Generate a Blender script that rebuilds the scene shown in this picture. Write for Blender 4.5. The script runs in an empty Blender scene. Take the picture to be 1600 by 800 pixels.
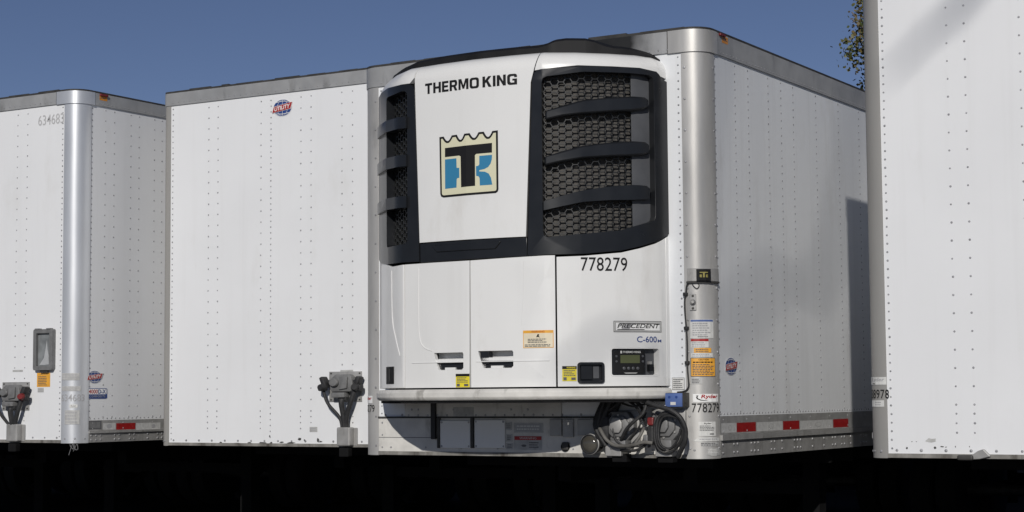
import bpy, bmesh, math, random
from mathutils import Vector, Matrix
import numpy as np
random.seed(7)
PI = math.pi
SC = bpy.context.scene
COL = SC.collection

# ------------------------------------------------------------------ camera
F_PX, YAW, PIT, ROLL = 2797.86, .540052, .0772723, .0079582
CZ = 1.70
Rv = Vector((math.cos(YAW), math.sin(YAW), 0)); Fh = Vector((-math.sin(YAW), math.cos(YAW), 0)); Zv = Vector((0, 0, 1))
Fv = Fh*math.cos(PIT)+Zv*math.sin(PIT); Uv = Zv*math.cos(PIT)-Fh*math.sin(PIT)
cr, sr = math.cos(ROLL), math.sin(ROLL)
Xs = Rv*cr-Uv*sr; Ys = Rv*sr+Uv*cr
cam = bpy.data.cameras.new('camera'); camo = bpy.data.objects.new('camera', cam); COL.objects.link(camo)
M = Matrix((Xs, Ys, -Fv)).transposed().to_4x4(); M.translation = (0, 0, CZ)
camo.matrix_world = M
cam.sensor_width = 36; cam.lens = F_PX/1600*36; cam.clip_start = .1; cam.clip_end = 3000
SC.camera = camo

# ------------------------------------------------------------------ light
SUN_EL, SUN_AZ = 25.0, 22.8          # azimuth measured from the trailers' front normal towards +X
world = bpy.data.worlds.new('World'); SC.world = world; world.use_nodes = True
nt = world.node_tree; bg = nt.nodes['Background']
sky = nt.nodes.new('ShaderNodeTexSky'); sky.sky_type = 'NISHITA'; sky.sun_disc = False
sky.sun_elevation = math.radians(SUN_EL); sky.sun_rotation = math.radians(180-SUN_AZ)
sky.altitude = 3000; sky.air_density = 1.0; sky.dust_density = 0.0; sky.ozone_density = 3.0
bg.inputs['Strength'].default_value = .052
tint = nt.nodes.new('ShaderNodeMix'); tint.data_type = 'RGBA'; tint.blend_type = 'MULTIPLY'; tint.inputs[0].default_value = 1
tint.inputs[7].default_value = (.89, .775, .83, 1)                 # deep, slightly violet clear sky
nt.links.new(sky.outputs[0], tint.inputs[6]); nt.links.new(tint.outputs[2], bg.inputs[0])
sl = bpy.data.lights.new('sun', 'SUN'); sl.energy = 2.98; sl.angle = math.radians(.53); sl.color = (1, .96, .90)
so = bpy.data.objects.new('sun', sl); COL.objects.link(so)
e, a_ = math.radians(SUN_EL), math.radians(SUN_AZ)
to_sun = Vector((math.sin(a_)*math.cos(e), -math.cos(a_)*math.cos(e), math.sin(e)))
so.rotation_euler = to_sun.to_track_quat('Z', 'Y').to_euler(); so.location = to_sun*60
SC.view_settings.view_transform = 'Standard'; SC.view_settings.look = 'None'
SC.view_settings.exposure = 0.0; SC.view_settings.gamma = 1.0
SC.render.engine = 'CYCLES'
SC.cycles.max_bounces = 6

# ------------------------------------------------------------------ materials
def lin(c): return tuple((v/12.92 if v <= .04045 else ((v+.055)/1.055)**2.4) for v in c)
def mat(name, col, rough=.5, metal=0., var=.05, scale=3., bump=0., bscale=40., dirt=None, coat=0., stretch=(1, 1, 1), spec=None, streak=0.):
    m = bpy.data.materials.new(name); m.use_nodes = True
    n = m.node_tree.nodes; L = m.node_tree.links; b = n['Principled BSDF']
    b.inputs['Roughness'].default_value = rough; b.inputs['Metallic'].default_value = metal
    if coat: b.inputs['Coat Weight'].default_value = coat; b.inputs['Coat Roughness'].default_value = .08
    if spec is not None: b.inputs['Specular IOR Level'].default_value = spec
    tc = n.new('ShaderNodeTexCoord'); mp = n.new('ShaderNodeMapping'); mp.inputs['Scale'].default_value = stretch
    L.new(tc.outputs['Object'], mp.inputs['Vector'])
    nz = n.new('ShaderNodeTexNoise'); nz.inputs['Scale'].default_value = scale; nz.inputs['Detail'].default_value = 5
    L.new(mp.outputs[0], nz.inputs['Vector'])
    r = n.new('ShaderNodeValToRGB'); c = Vector(col)
    r.color_ramp.elements[0].position = .32; r.color_ramp.elements[1].position = .68
    r.color_ramp.elements[0].color = (*(c*(1-var)), 1); r.color_ramp.elements[1].color = (*(c*(1+var)), 1)
    L.new(nz.outputs['Fac'], r.inputs[0]); out = r.outputs[0]
    rr = n.new('ShaderNodeMapRange'); rr.inputs[3].default_value = max(.02, rough*.85); rr.inputs[4].default_value = min(1, rough*1.2)
    L.new(nz.outputs['Fac'], rr.inputs[0]); L.new(rr.outputs[0], b.inputs['Roughness'])
    if dirt:                       # (colour, amount, scale, threshold): stains with a shape of their own
        dc, amt, ds, th = dirt
        n2 = n.new('ShaderNodeTexNoise'); n2.inputs['Scale'].default_value = ds; n2.inputs['Detail'].default_value = 8; n2.inputs['Roughness'].default_value = .65
        mp2 = n.new('ShaderNodeMapping'); mp2.inputs['Scale'].default_value = (1, 1, .35); L.new(tc.outputs['Object'], mp2.inputs[0]); L.new(mp2.outputs[0], n2.inputs['Vector'])
        r2 = n.new('ShaderNodeValToRGB'); r2.color_ramp.elements[0].position = th; r2.color_ramp.elements[1].position = min(1, th+.16)
        r2.color_ramp.elements[0].color = (0, 0, 0, 1); r2.color_ramp.elements[1].color = (amt,)*3+(1,)
        L.new(n2.outputs['Fac'], r2.inputs[0])
        mx = n.new('ShaderNodeMix'); mx.data_type = 'RGBA'; L.new(r2.outputs[0], mx.inputs[0]); L.new(out, mx.inputs[6]); mx.inputs[7].default_value = (*dc, 1)
        out = mx.outputs[2]
    if streak:                     # thin vertical rain streaks
        n4 = n.new('ShaderNodeTexNoise'); n4.inputs['Scale'].default_value = 1; n4.inputs['Detail'].default_value = 6; n4.inputs['Roughness'].default_value = .6
        mp4 = n.new('ShaderNodeMapping'); mp4.inputs['Scale'].default_value = (13, 13, .55); L.new(tc.outputs['Object'], mp4.inputs[0]); L.new(mp4.outputs[0], n4.inputs['Vector'])
        r4 = n.new('ShaderNodeValToRGB'); r4.color_ramp.elements[0].position = .52; r4.color_ramp.elements[1].position = .74
        r4.color_ramp.elements[0].color = (0, 0, 0, 1); r4.color_ramp.elements[1].color = (streak,)*3+(1,)
        L.new(n4.outputs['Fac'], r4.inputs[0]); m4 = n.new('ShaderNodeMix'); m4.data_type = 'RGBA'; L.new(r4.outputs[0], m4.inputs[0]); L.new(out, m4.inputs[6]); m4.inputs[7].default_value = (.36, .345, .31, 1)
        out = m4.outputs[2]
    L.new(out, b.inputs['Base Color'])
    if bump:
        n3 = n.new('ShaderNodeTexNoise'); n3.inputs['Scale'].default_value = bscale; n3.inputs['Detail'].default_value = 3
        L.new(mp.outputs[0], n3.inputs['Vector'])
        bp = n.new('ShaderNodeBump'); bp.inputs['Strength'].default_value = bump; bp.inputs['Distance'].default_value = .01
        L.new(n3.outputs['Fac'], bp.inputs['Height']); L.new(bp.outputs[0], b.inputs['Normal'])
    return m

MT = {}
def mk(k, *a, **kw): MT[k] = mat(k, *a, **kw)
mk('white_panel', (.75, .758, .77), .38, var=.022, scale=1.3, bump=.12, bscale=2.5, dirt=((.55, .54, .5), .3, 2.2, .58), streak=.06)
mk('white_reefer', (.76, .775, .79), .34, var=.03, scale=1.6, bump=.4, bscale=3.2, stretch=(1, 1, .22), dirt=((.5, .49, .46), .35, 3.0, .57), streak=.14)
mk('white_plastic', (.745, .745, .733), .30, var=.018, scale=2.0, bump=.14, bscale=1.8, coat=.3, dirt=((.50, .47, .42), .28, 4.0, .58), streak=.05)
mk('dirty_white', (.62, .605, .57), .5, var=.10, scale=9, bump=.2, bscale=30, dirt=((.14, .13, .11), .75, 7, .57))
mk('aluminium', (.46, .455, .445), .42, metal=.45, var=.07, scale=5, bump=.10, bscale=6, stretch=(1, 1, .15), dirt=((.25, .25, .24), .35, 6, .58))
mk('bright_aluminium', (.50, .49, .47), .42, metal=.38, var=.14, scale=6, bump=.22, bscale=7, stretch=(1, 1, .25), dirt=((.27, .265, .255), .5, 7, .57), streak=.25)
mk('grey_rail', (.345, .348, .35), .46, metal=.25, var=.10, scale=7, bump=.2, bscale=8, dirt=((.12, .118, .115), .55, 6, .58), streak=.25)
mk('painted_post', (.33, .322, .305), .45, metal=.2, var=.06, scale=4, stretch=(1, 1, .2), dirt=((.28, .26, .23), .4, 5, .58))
mk('rivet_metal', (.38, .38, .39), .42, metal=.5, var=.2, scale=30)
mk('roof_edge', (.035, .034, .032), .7, var=.4, scale=12)
mk('black_plastic', (.012, .013, .015), .29, var=.15, scale=8, bump=.05, bscale=5, spec=.45)
mk('mesh_black', (.016, .017, .018), .42, var=.1)
mk('coil', (.066, .062, .057), .75, var=.35, scale=30, bump=.5, bscale=90)
mk('grey_plastic', (.075, .078, .085), .5, var=.1, scale=10)
mk('rubber', (.022, .022, .023), .6, var=.25, scale=25, bump=.2, bscale=60)
mk('worn_hose', (.12, .115, .105), .65, var=.3, scale=20)
mk('under_black', (.008, .008, .0085), .8, var=.3, scale=5, spec=.15)
mk('galvanised', (.36, .355, .345), .5, metal=.35, var=.12, scale=14, dirt=((.16, .15, .13), .6, 9, .55))
mk('grey_cast', (.18, .18, .18), .55, metal=.2, var=.15, scale=20, bump=.15, bscale=50)
mk('dark_steel', (.06, .058, .055), .6, metal=.3, var=.3, scale=14)
mk('ink_black', (.010, .010, .011), .6, var=.02, spec=.25)
mk('ink_grey', (.36, .36, .37), .5, var=.03)
mk('ink_dark', (.10, .10, .105), .5, var=.08)
mk('ink_white', (.80, .80, .79), .45, var=.02)
mk('paper_white', (.62, .62, .60), .5, var=.08, scale=30)
mk('paper_aged', (.42, .42, .41), .55, var=.15, scale=25)
mk('paper_cream', (.72, .64, .48), .5, var=.05, scale=20)
mk('tk_cream', (.66, .64, .46), .42, var=.02)
mk('tk_blue', (.035, .20, .36), .40, var=.03)
mk('ink_red', (.36, .018, .018), .45, var=.05)
mk('reflector_red', (.30, .012, .012), .35, var=.15, scale=40)
mk('reflector_white', (.50, .50, .49), .4, var=.12, scale=40)
mk('label_yellow', (.72, .60, .03), .5, var=.06, scale=20)
mk('label_orange', (.74, .36, .04), .5, var=.08, scale=20)
mk('ink_blue', (.02, .055, .22), .45, var=.05)
mk('box_blue', (.075, .13, .33), .5, var=.06, scale=12)
mk('amber', (.62, .24, .02), .35, var=.1, scale=20)
mk('lcd', (.09, .10, .045), .25, var=.05)
mk('lens_clear', (.07, .065, .055), .12, var=.2, scale=15)
mk('clear_window', (.17, .18, .185), .15, var=.4, scale=9)
mk('crumpled_film', (.42, .43, .44), .3, var=.1, scale=10)
mk('red_knob', (.17, .018, .018), .45, var=.15, scale=20)
mk('tree_bark', (.16, .13, .10), .85, var=.3, scale=10, bump=.5, bscale=25)
mk('backdrop_board', (.010, .009, .008), .9, var=.3, scale=3, stretch=(4, 4, .3))  # near-black, so the added fence keeps the space under the trailers dark
mk('tyre_rubber', (.014, .014, .014), .8, var=.2, scale=20)
# leaf: three tones
for k, c in (('leaf_green', (.065, .085, .022)), ('leaf_olive', (.11, .105, .03)), ('leaf_brown', (.125, .095, .035))):
    mk(k, c, .55, var=.3, scale=2)
    p = MT[k].node_tree.nodes['Principled BSDF']; p.inputs['Transmission Weight'].default_value = 0
# asphalt
mk('asphalt', (.022, .0215, .021), .9, var=.25, scale=1.2, bump=.5, bscale=60, dirt=((.012, .012, .012), .7, .7, .55), spec=.08)

mk('dim_yellow', (.30, .26, .07), .5, var=.1, scale=20)
mk('cover_black', (.010, .010, .011), .6, var=.3, scale=6, bump=.15, bscale=8, spec=.25)
mk('sill_metal', (.24, .23, .21), .55, metal=.2, var=.3, scale=12, dirt=((.05, .04, .03), .8, 9, .5))
mk('silver_post', (.60, .615, .64), .36, metal=.5, var=.07, scale=6, bump=.12, bscale=6, stretch=(1, 1, .2), dirt=((.38, .38, .39), .35, 6, .6), streak=.12)
mk('ink_pale', (.46, .46, .465), .5, var=.06, scale=20)
mk('bounce_concrete', (.27, .26, .245), .85, var=.12, scale=.8, bump=.3, bscale=50, dirt=((.14, .135, .125), .6, .9, .55))  # pale, for the added sheet that bounces sunlight

# ------------------------------------------------------------------ helpers
def ray(px, py):
    """direction of photograph pixel (1600x800) in world space"""
    d = Xs*((px-800)/F_PX)-Ys*((py-400)/F_PX)+Fv
    return d
def on_y(px, py, Y):
    d = ray(px, py); t = Y/d.y
    return Vector((d.x*t, Y, CZ+d.z*t))

class Surf:
    """a vertical developable surface: plan outline in XY, arc length u, height z"""
    def __init__(s, pts, ref, warp=None, zcuts=()):
        s.p = [Vector(p) for p in pts]; s.warp = warp; s.zcuts = zcuts
        s.u = [0.]
        for i in range(1, len(s.p)): s.u.append(s.u[-1]+(s.p[i]-s.p[i-1]).length)
        r = s.u[ref]; s.u = [x-r for x in s.u]
        fn = []
        for i in range(len(s.p)-1):
            d = (s.p[i+1]-s.p[i]).normalized(); fn.append(Vector((d.y, -d.x)))
        s.fn = fn
        s.vn = [fn[0]]+[((fn[i]+fn[i-1]).normalized()/max(.5, (fn[i]+fn[i-1]).normalized().dot(fn[i]))) for i in range(1, len(fn))]+[fn[-1]]
    def seg(s, u):
        for i in range(len(s.u)-2):
            if u <= s.u[i+1]: return i
        return len(s.u)-2
    def P(s, u, z, off=0.):
        i = s.seg(u); t = (u-s.u[i])/(s.u[i+1]-s.u[i])
        p = s.p[i].lerp(s.p[i+1], t) if 0 <= t <= 1 else s.p[i]+(s.p[i+1]-s.p[i])*t
        n = s.vn[i].lerp(s.vn[i+1], min(1, max(0, t)))
        if s.warp: off = off+s.warp(z)
        return Vector((p.x+n.x*off, p.y+n.y*off, z))
    def N(s, u):
        return Vector((*s.fn[s.seg(u)], 0))
    def inv(s, px, py):
        d = ray(px, py); best = None
        for i in range(len(s.p)-1):
            a = s.p[i]; b = s.p[i+1]-a
            det = -d.x*b.y+b.x*d.y
            if abs(det) < 1e-9: continue
            t = (-a.x*b.y+b.x*a.y)/det; k = (d.x*a.y-d.y*a.x)/det
            if -1e-6 <= k <= 1+1e-6 and t > 0 and (best is None or t < best[0]):
                best = (t, s.u[i]+k*(s.u[i+1]-s.u[i]), CZ+d.z*t)
        return best and (best[1], best[2])
    def q(s, pts): return [s.inv(*p) for p in pts]
    def box(s, x0, y0, x1, y1):
        """axis-aligned photograph rectangle -> (u0,z0,u1,z1)"""
        cy, cx = (y0+y1)/2, (x0+x1)/2
        return (s.inv(x0, cy)[0], s.inv(cx, y1)[1], s.inv(x1, cy)[0], s.inv(cx, y0)[1])

class B:
    """mesh builder with material slots"""
    def __init__(s): s.bm = bmesh.new(); s.mats = []
    def mi(s, m):
        m = MT[m] if isinstance(m, str) else m
        if m not in s.mats: s.mats.append(m)
        return s.mats.index(m)
    def take(s, tmp, m, smooth=False):
        k = s.mi(m)
        for f in tmp.faces: f.material_index = k; f.smooth = smooth
        me = bpy.data.meshes.new('t'); tmp.to_mesh(me); s.bm.from_mesh(me); bpy.data.meshes.remove(me); tmp.free()
        return s
    def sheet(s, S, outer, m, holes=(), off=0., th=0., smooth=False, cuts=()):
        t = bmesh.new(); flat_fill(t, [outer, *holes])
        return s.flat(S, t, m, off, th, smooth, cuts)
    def flat(s, S, t, m, off=0., th=0., smooth=False, cuts=()):
        us = [v.co.x for v in t.verts]; zs = [v.co.y for v in t.verts]
        if not us: return s
        for u in S.u:
            if min(us)+1e-5 < u < max(us)-1e-5:
                bmesh.ops.bisect_plane(t, geom=t.verts[:]+t.edges[:]+t.faces[:], plane_co=(u, 0, 0), plane_no=(1, 0, 0), dist=1e-6)
        for z in (*S.zcuts, *cuts):
            if min(zs)+1e-5 < z < max(zs)-1e-5:
                bmesh.ops.bisect_plane(t, geom=t.verts[:]+t.edges[:]+t.faces[:], plane_co=(0, z, 0), plane_no=(0, 1, 0), dist=1e-6)
        if th:
            r = bmesh.ops.extrude_face_region(t, geom=t.faces[:])
            for v in r['geom']:
                if isinstance(v, bmesh.types.BMVert): v.co.z = th
        for v in t.verts: v.co = S.P(v.co.x, v.co.y, off+v.co.z)
        if th: bmesh.ops.recalc_face_normals(t, faces=t.faces)
        else:
            for f in t.faces:
                f.normal_update()
            for f in t.faces:
                u = f.calc_center_median()
                if f.normal.dot(Vector((-u.x, -u.y, 0))) < 0: f.normal_flip()
        return s.take(t, m, smooth)
    def rect(s, S, bx, m, off=0., th=0., smooth=False):
        u0, z0, u1, z1 = bx
        return s.sheet(S, [(u0, z0), (u1, z0), (u1, z1), (u0, z1)], m, off=off, th=th, smooth=smooth)
    def rivet(s, S, u, z, m='rivet_metal', r=.007, h=.004, off=0.):
        k = s.mi(m); n = S.N(u); tx = Vector((-n.y, n.x, 0)); c = S.P(u, z, off)
        rings = []; r *= random.uniform(.85, 1.12)
        for rr, hh in ((r, 0), (r*.72, h*.72)):
            rings.append([s.bm.verts.new(c+n*hh+tx*(rr*math.cos(a*PI/3))+Zv*(rr*math.sin(a*PI/3))) for a in range(6)])
        top = s.bm.verts.new(c+n*h)
        for a in range(6):
            b = (a+1) % 6
            f = s.bm.faces.new((rings[0][a], rings[0][b], rings[1][b], rings[1][a])); f.material_index = k; f.smooth = True
            f = s.bm.faces.new((rings[1][a], rings[1][b], top)); f.material_index = k; f.smooth = True
    def rcol(s, S, u, z0, z1, step, **kw):
        n = max(1, int(round((z1-z0)/step)))
        for i in range(n+1): s.rivet(S, u+random.uniform(-.0012, .0012), z0+(z1-z0)*i/n, **kw)
    def rrow(s, S, z, u0, u1, step, **kw):
        n = max(1, int(round(abs(u1-u0)/step)))
        for i in range(n+1): s.rivet(S, u0+(u1-u0)*i/n, z, **kw)
    def cube(s, c, d, m, bev=0., rot=None):
        t = bmesh.new(); bmesh.ops.create_cube(t, size=1)
        for v in t.verts: v.co = Vector((v.co.x*d[0], v.co.y*d[1], v.co.z*d[2]))
        if bev: bmesh.ops.bevel(t, geom=t.edges[:], offset=bev, segments=2, affect='EDGES', profile=.5)
        if rot: bmesh.ops.rotate(t, verts=t.verts, cent=(0, 0, 0), matrix=rot)
        bmesh.ops.translate(t, verts=t.verts, vec=c)
        return s.take(t, m)
    def lathe(s, c, axis, prof, m, seg=20, smooth=True):
        """prof: (radius, height along axis)"""
        axis = Vector(axis).normalized(); x = axis.orthogonal().normalized(); y = axis.cross(x); c = Vector(c)
        t = bmesh.new(); rings = []
        for r, h in prof:
            rings.append([t.verts.new(c+axis*h+x*(r*math.cos(2*PI*i/seg))+y*(r*math.sin(2*PI*i/seg))) for i in range(seg)])
        for i in range(len(rings)-1):
            for k in range(seg):
                l = (k+1) % seg; t.faces.new((rings[i][k], rings[i][l], rings[i+1][l], rings[i+1][k]))
        t.faces.new(rings[0][::-1]); t.faces.new(rings[-1])
        bmesh.ops.recalc_face_normals(t, faces=t.faces)
        return s.take(t, m, smooth)
    def prism(s, poly, y0, y1, m, bev=0.):
        """poly: world (x,z) outline extruded along Y"""
        t = bmesh.new(); f = t.faces.new([t.verts.new((x, y1, z)) for x, z in poly])
        r = bmesh.ops.extrude_face_region(t, geom=[f])
        for v in r['geom']:
            if isinstance(v, bmesh.types.BMVert): v.co.y = y0
        bmesh.ops.recalc_face_normals(t, faces=t.faces)
        if bev: bmesh.ops.bevel(t, geom=t.edges[:], offset=bev, segments=2, affect='EDGES', profile=.5)
        return s.take(t, m)
    def tube(s, pts, r, m, seg=8, sub=5):
        P = [Vector(p) for p in pts]; Q = []
        for i in range(len(P)-1):
            p0, p1, p2, p3 = P[max(0, i-1)], P[i], P[i+1], P[min(len(P)-1, i+2)]
            for k in range(sub):
                t = k/sub
                Q.append(.5*((2*p1)+(p2-p0)*t+(2*p0-5*p1+4*p2-p3)*t*t+(3*p1-p0-3*p2+p3)*t**3))
        Q.append(P[-1])
        t = bmesh.new(); rings = []; x = None
        for i, p in enumerate(Q):
            d = (Q[min(i+1, len(Q)-1)]-Q[max(i-1, 0)]).normalized()
            x = (d.orthogonal() if x is None else x-d*x.dot(d)).normalized(); y = d.cross(x)
            rr = r(i/(len(Q)-1)) if callable(r) else r
            rings.append([t.verts.new(p+x*(rr*math.cos(2*PI*k/seg))+y*(rr*math.sin(2*PI*k/seg))) for k in range(seg)])
        for i in range(len(rings)-1):
            for k in range(seg):
                l = (k+1) % seg; t.faces.new((rings[i][k], rings[i][l], rings[i+1][l], rings[i+1][k]))
        t.faces.new(rings[0][::-1]); t.faces.new(rings[-1])
        return s.take(t, m, True)
    def text(s, S, txt, bx, m, off=.002, bold=0., shear=0., space=1.):
        t = text_bm(txt, bold, shear, space)
        xs = [v.co.x for v in t.verts]; ys = [v.co.y for v in t.verts]
        u0, z0, u1, z1 = bx; ax, bx_, ay, by = min(xs), max(xs), min(ys), max(ys)
        for v in t.verts:
            v.co = Vector((u0+(v.co.x-ax)/(bx_-ax)*(u1-u0), z0+(v.co.y-ay)/(by-ay)*(z1-z0), 0))
        return s.flat(S, t, m, off)
    def decal(s, S, bx, items, off=.0025):
        """items in unit coordinates of the box, each a hair above the one before"""
        u0, z0, u1, z1 = bx
        g = lambda x, y: (u0+x*(u1-u0), z0+y*(z1-z0))
        for k, it in enumerate(items):
            o = off+.0006*k; kind, m = it[0], it[1]
            if kind == 'rect': x0, y0, x1, y1 = it[2:6]; s.sheet(S, [g(x0, y0), g(x1, y0), g(x1, y1), g(x0, y1)], m, off=o)
            elif kind == 'poly': s.sheet(S, [g(*p) for p in it[2]], m, off=o)
            elif kind == 'text':
                x0, y0, x1, y1 = it[3:7]; kw = it[7] if len(it) > 7 else {}
                s.text(S, it[2], (*g(x0, y0), *g(x1, y1)), m, off=o, **kw)
            elif kind == 'lines':
                x0, y0, x1, y1, n = it[2:7]
                for i in range(n):
                    y = y1-(y1-y0)*(i+.5)/n; hh = (y1-y0)/n*.24; x = x0
                    xe = x0+(x1-x0)*random.uniform(.72, 1)
                    while x < xe:
                        w = random.uniform(.06, .16)*(x1-x0)
                        x2 = min(x+w, xe); s.sheet(S, [g(x, y-hh), g(x2, y-hh), g(x2, y+hh), g(x, y+hh)], m, off=o); x = x2+.025*(x1-x0)
        return s
    def link(s, name, parent=None, bevel=0., angle=35):
        me = bpy.data.meshes.new(name); root = parent
        while root is not None and root.parent is not None: root = root.parent
        if root is not None: bmesh.ops.translate(s.bm, verts=s.bm.verts, vec=-root.location)
        s.bm.to_mesh(me); s.bm.free()
        for m in s.mats: me.materials.append(m)
        o = bpy.data.objects.new(name, me); COL.objects.link(o); o.parent = parent
        if any(p.use_smooth for p in me.polygons): me.set_sharp_from_angle(angle=math.radians(angle))
        if bevel:
            b = o.modifiers.new('bevel', 'BEVEL'); b.width = bevel; b.segments = 2; b.limit_method = 'ANGLE'; b.angle_limit = math.radians(50)
        return o

def flat_fill(t, loops):
    es = []
    for lp in loops:
        vs = [t.verts.new((x, y, 0)) for x, y in lp]
        for i in range(len(vs)): es.append(t.edges.new((vs[i], vs[(i+1) % len(vs)])))
    if len(loops) == 1 and len(loops[0]) == 4:
        t.faces.new(t.verts[:])
    else:
        bmesh.ops.triangle_fill(t, use_beauty=True, use_dissolve=False, edges=es, normal=(0, 0, 1))
    for f in t.faces:
        if f.normal.z < 0: f.normal_flip()

def text_bm(txt, bold=0., shear=0., space=1.):
    c = bpy.data.curves.new('t', 'FONT'); c.body = txt; c.size = 1; c.offset = bold; c.shear = shear; c.space_character = space; c.resolution_u = 3
    o = bpy.data.objects.new('t', c); COL.objects.link(o)
    dg = bpy.context.evaluated_depsgraph_get(); me = bpy.data.meshes.new_from_object(o.evaluated_get(dg))
    t = bmesh.new(); t.from_mesh(me)
    bpy.data.objects.remove(o); bpy.data.curves.remove(c); bpy.data.meshes.remove(me)
    return t

def rounded(x0, y0, x1, y1, r, n=4):
    o = []
    for cx, cy, a in ((x1-r, y0+r, -PI/2), (x1-r, y1-r, 0), (x0+r, y1-r, PI/2), (x0+r, y0+r, PI)):
        for i in range(n+1): o.append((cx+r*math.cos(a+PI/2*i/n), cy+r*math.sin(a+PI/2*i/n)))
    return o
def circle(cx, cy, rx, ry=None, n=24): return [(cx+rx*math.cos(2*PI*i/n), cy+(ry or rx)*math.sin(2*PI*i/n)) for i in range(n)]
def inset(poly, d):
    n = len(poly); A = sum(poly[i][0]*poly[(i+1) % n][1]-poly[(i+1) % n][0]*poly[i][1] for i in range(n)); sg = 1 if A > 0 else -1; o = []
    for i in range(n):
        p, q, r = Vector(poly[i-1]), Vector(poly[i]), Vector(poly[(i+1) % n])
        a, b = (q-p).normalized(), (r-q).normalized(); na, nb = Vector((-a.y, a.x)), Vector((-b.y, b.x)); m = (na+nb)
        m = m.normalized()/max(.45, m.normalized().dot(na)) if m.length > 1e-6 else na
        o.append(tuple(q+m*(d*sg)))
    return o
def empty(name, loc, label, cat, group=None):
    o = bpy.data.objects.new(name, None); COL.objects.link(o); o.location = loc; o.empty_display_size = .3
    o['label'] = label; o['category'] = cat
    if group: o['group'] = group
    bpy.context.view_layer.update()
    return o
def tag(o, label=None, cat=None, group=None, kind=None):
    for k, v in (('label', label), ('category', cat), ('group', group), ('kind', kind)):
        if v: o[k] = v
    return o

# ------------------------------------------------------------------ ground
g = B(); t = bmesh.new()
bmesh.ops.create_grid(t, x_segments=30, y_segments=30, size=700)
g.take(t, 'asphalt'); tag(g.link('ground'), kind='structure')

b = B(); t = bmesh.new(); bmesh.ops.create_grid(t, x_segments=8, y_segments=8, size=1)  # unseen pale sheet added in front to bounce sunlight onto the trailers
for v in t.verts: v.co = Vector((v.co.x*45-6, v.co.y*19-10.5, .004))
b.take(t, 'bounce_concrete'); tag(b.link('bounce_pavement'), kind='structure')

# ------------------------------------------------------------------ trailers
W = 2.59; RC = .13; PA = .15
ARC = [PI/2*i/6 for i in range(7)]
def trailer_surf(XL, Y, L, RC=.13):
    XR = XL+W
    pts = [(XL, Y+L)]+[(XL+RC-RC*math.cos(a), Y+RC-RC*math.sin(a)) for a in ARC]
    pts += [((XL+XR)/2, Y)]
    pts += [(XR-RC+RC*math.sin(a), Y+RC-RC*math.cos(a)) for a in ARC]+[(XR, Y+L)]
    return Surf(pts, 8)
def seams(RC=.13, PA=.15): return W/2-PA, (W/2-RC)+RC*PI/2+(PA-RC)      # front half width up to the post seam; post / side seam
UF, UP = seams()
def outline_prism(b, S, off, z0, z1, m):
    t = bmesh.new(); vs = [t.verts.new(S.P(u, z0, off)) for u in S.u]
    f = t.faces.new(vs); r = bmesh.ops.extrude_face_region(t, geom=[f])
    for v in r['geom']:
        if isinstance(v, bmesh.types.BMVert): v.co.z = z1
    bmesh.ops.recalc_face_normals(t, faces=t.faces); b.take(t, m)

def wheel(parent, x, y):
    b = B(); b.lathe((x-.28, y, .51), (1, 0, 0), [(.30, 0), (.46, 0), (.505, .03), (.51, .09), (.51, .2), (.505, .25), (.46, .28), (.30, .28)], 'tyre_rubber', 28)
    b.lathe((x+.03, y, .51), (1, 0, 0), [(.30, 0), (.46, 0), (.505, .03), (.51, .09), (.51, .2), (.505, .25), (.46, .28), (.30, .28)], 'tyre_rubber', 28)
    w = b.link('wheel', parent)
    b = B(); b.lathe((x-.27, y, .51), (1, 0, 0), [(.295, 0), (.295, .57), (.27, .58), (.25, .50), (.12, .46), (.10, .54), (.05, .55)], 'dark_steel', 20)
    b.link('rim', w)

def chassis(root, XL, Y, zb, L):
    """everything black under the box"""
    XM = XL+W/2
    b = B()
    b.cube((XM, Y+1.75, zb-.05), (1.9, 1.9, .09), 'under_black')           # coupler plate
    for sx in (-.5, .5): b.cube((XM+sx, Y+L/2+.6, zb-.12), (.10, L-1.6, .22), 'under_black')
    for i in range(26): b.cube((XM, Y+2.2+i*(L-2.6)/26, zb-.055), (W-.14, .05, .10), 'under_black')
    b.link('underframe', root)
    for sx in (-.88, .88):
        b = B(); b.cube((XM+sx, Y+2.75, zb/2+.09), (.13, .13, zb-.2), 'under_black'); b.cube((XM+sx, Y+2.75, .09), (.32, .28, .05), 'dark_steel'); b.cube((XM+sx*.82, Y+3.1, zb-.35), (.05, .85, .05), 'under_black', rot=Matrix.Rotation(.6, 3, 'X'))
        b.link('landing_leg', root)
    b = B(); b.cube((XM, Y+2.75, zb-.32), (1.7, .05, .09), 'under_black'); b.link('cross_brace', root)
    b = B()
    for sx in (-.5, .5): b.cube((XM+sx, Y+L-2.3, zb-.32), (.12, 2.9, .18), 'under_black')
    for yy in (L-3.0, L-1.75): b.lathe((XM-.9, Y+yy, .51), (1, 0, 0), [(.07, 0), (.07, 1.8)], 'dark_steel', 12)
    b.link('bogie', root)
    for yy in (L-3.0, L-1.75):
        for sx in (-.93, .93): wheel(root, XM+sx, Y+yy)
    for sx in (-.93, .93):
        b = B(); b.cube((XM+sx, Y+L-.85, .62), (.62, .012, .78), 'rubber'); b.link('mud_flap', root)
    b = B(); b.cube((XM, Y+L-.15, .55), (2.3, .1, .1), 'dark_steel')
    for sx in (-.6, .6): b.cube((XM+sx, Y+L-.15, .85), (.08, .08, zb-.55), 'dark_steel')
    b.link('rear_guard', root)

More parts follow.
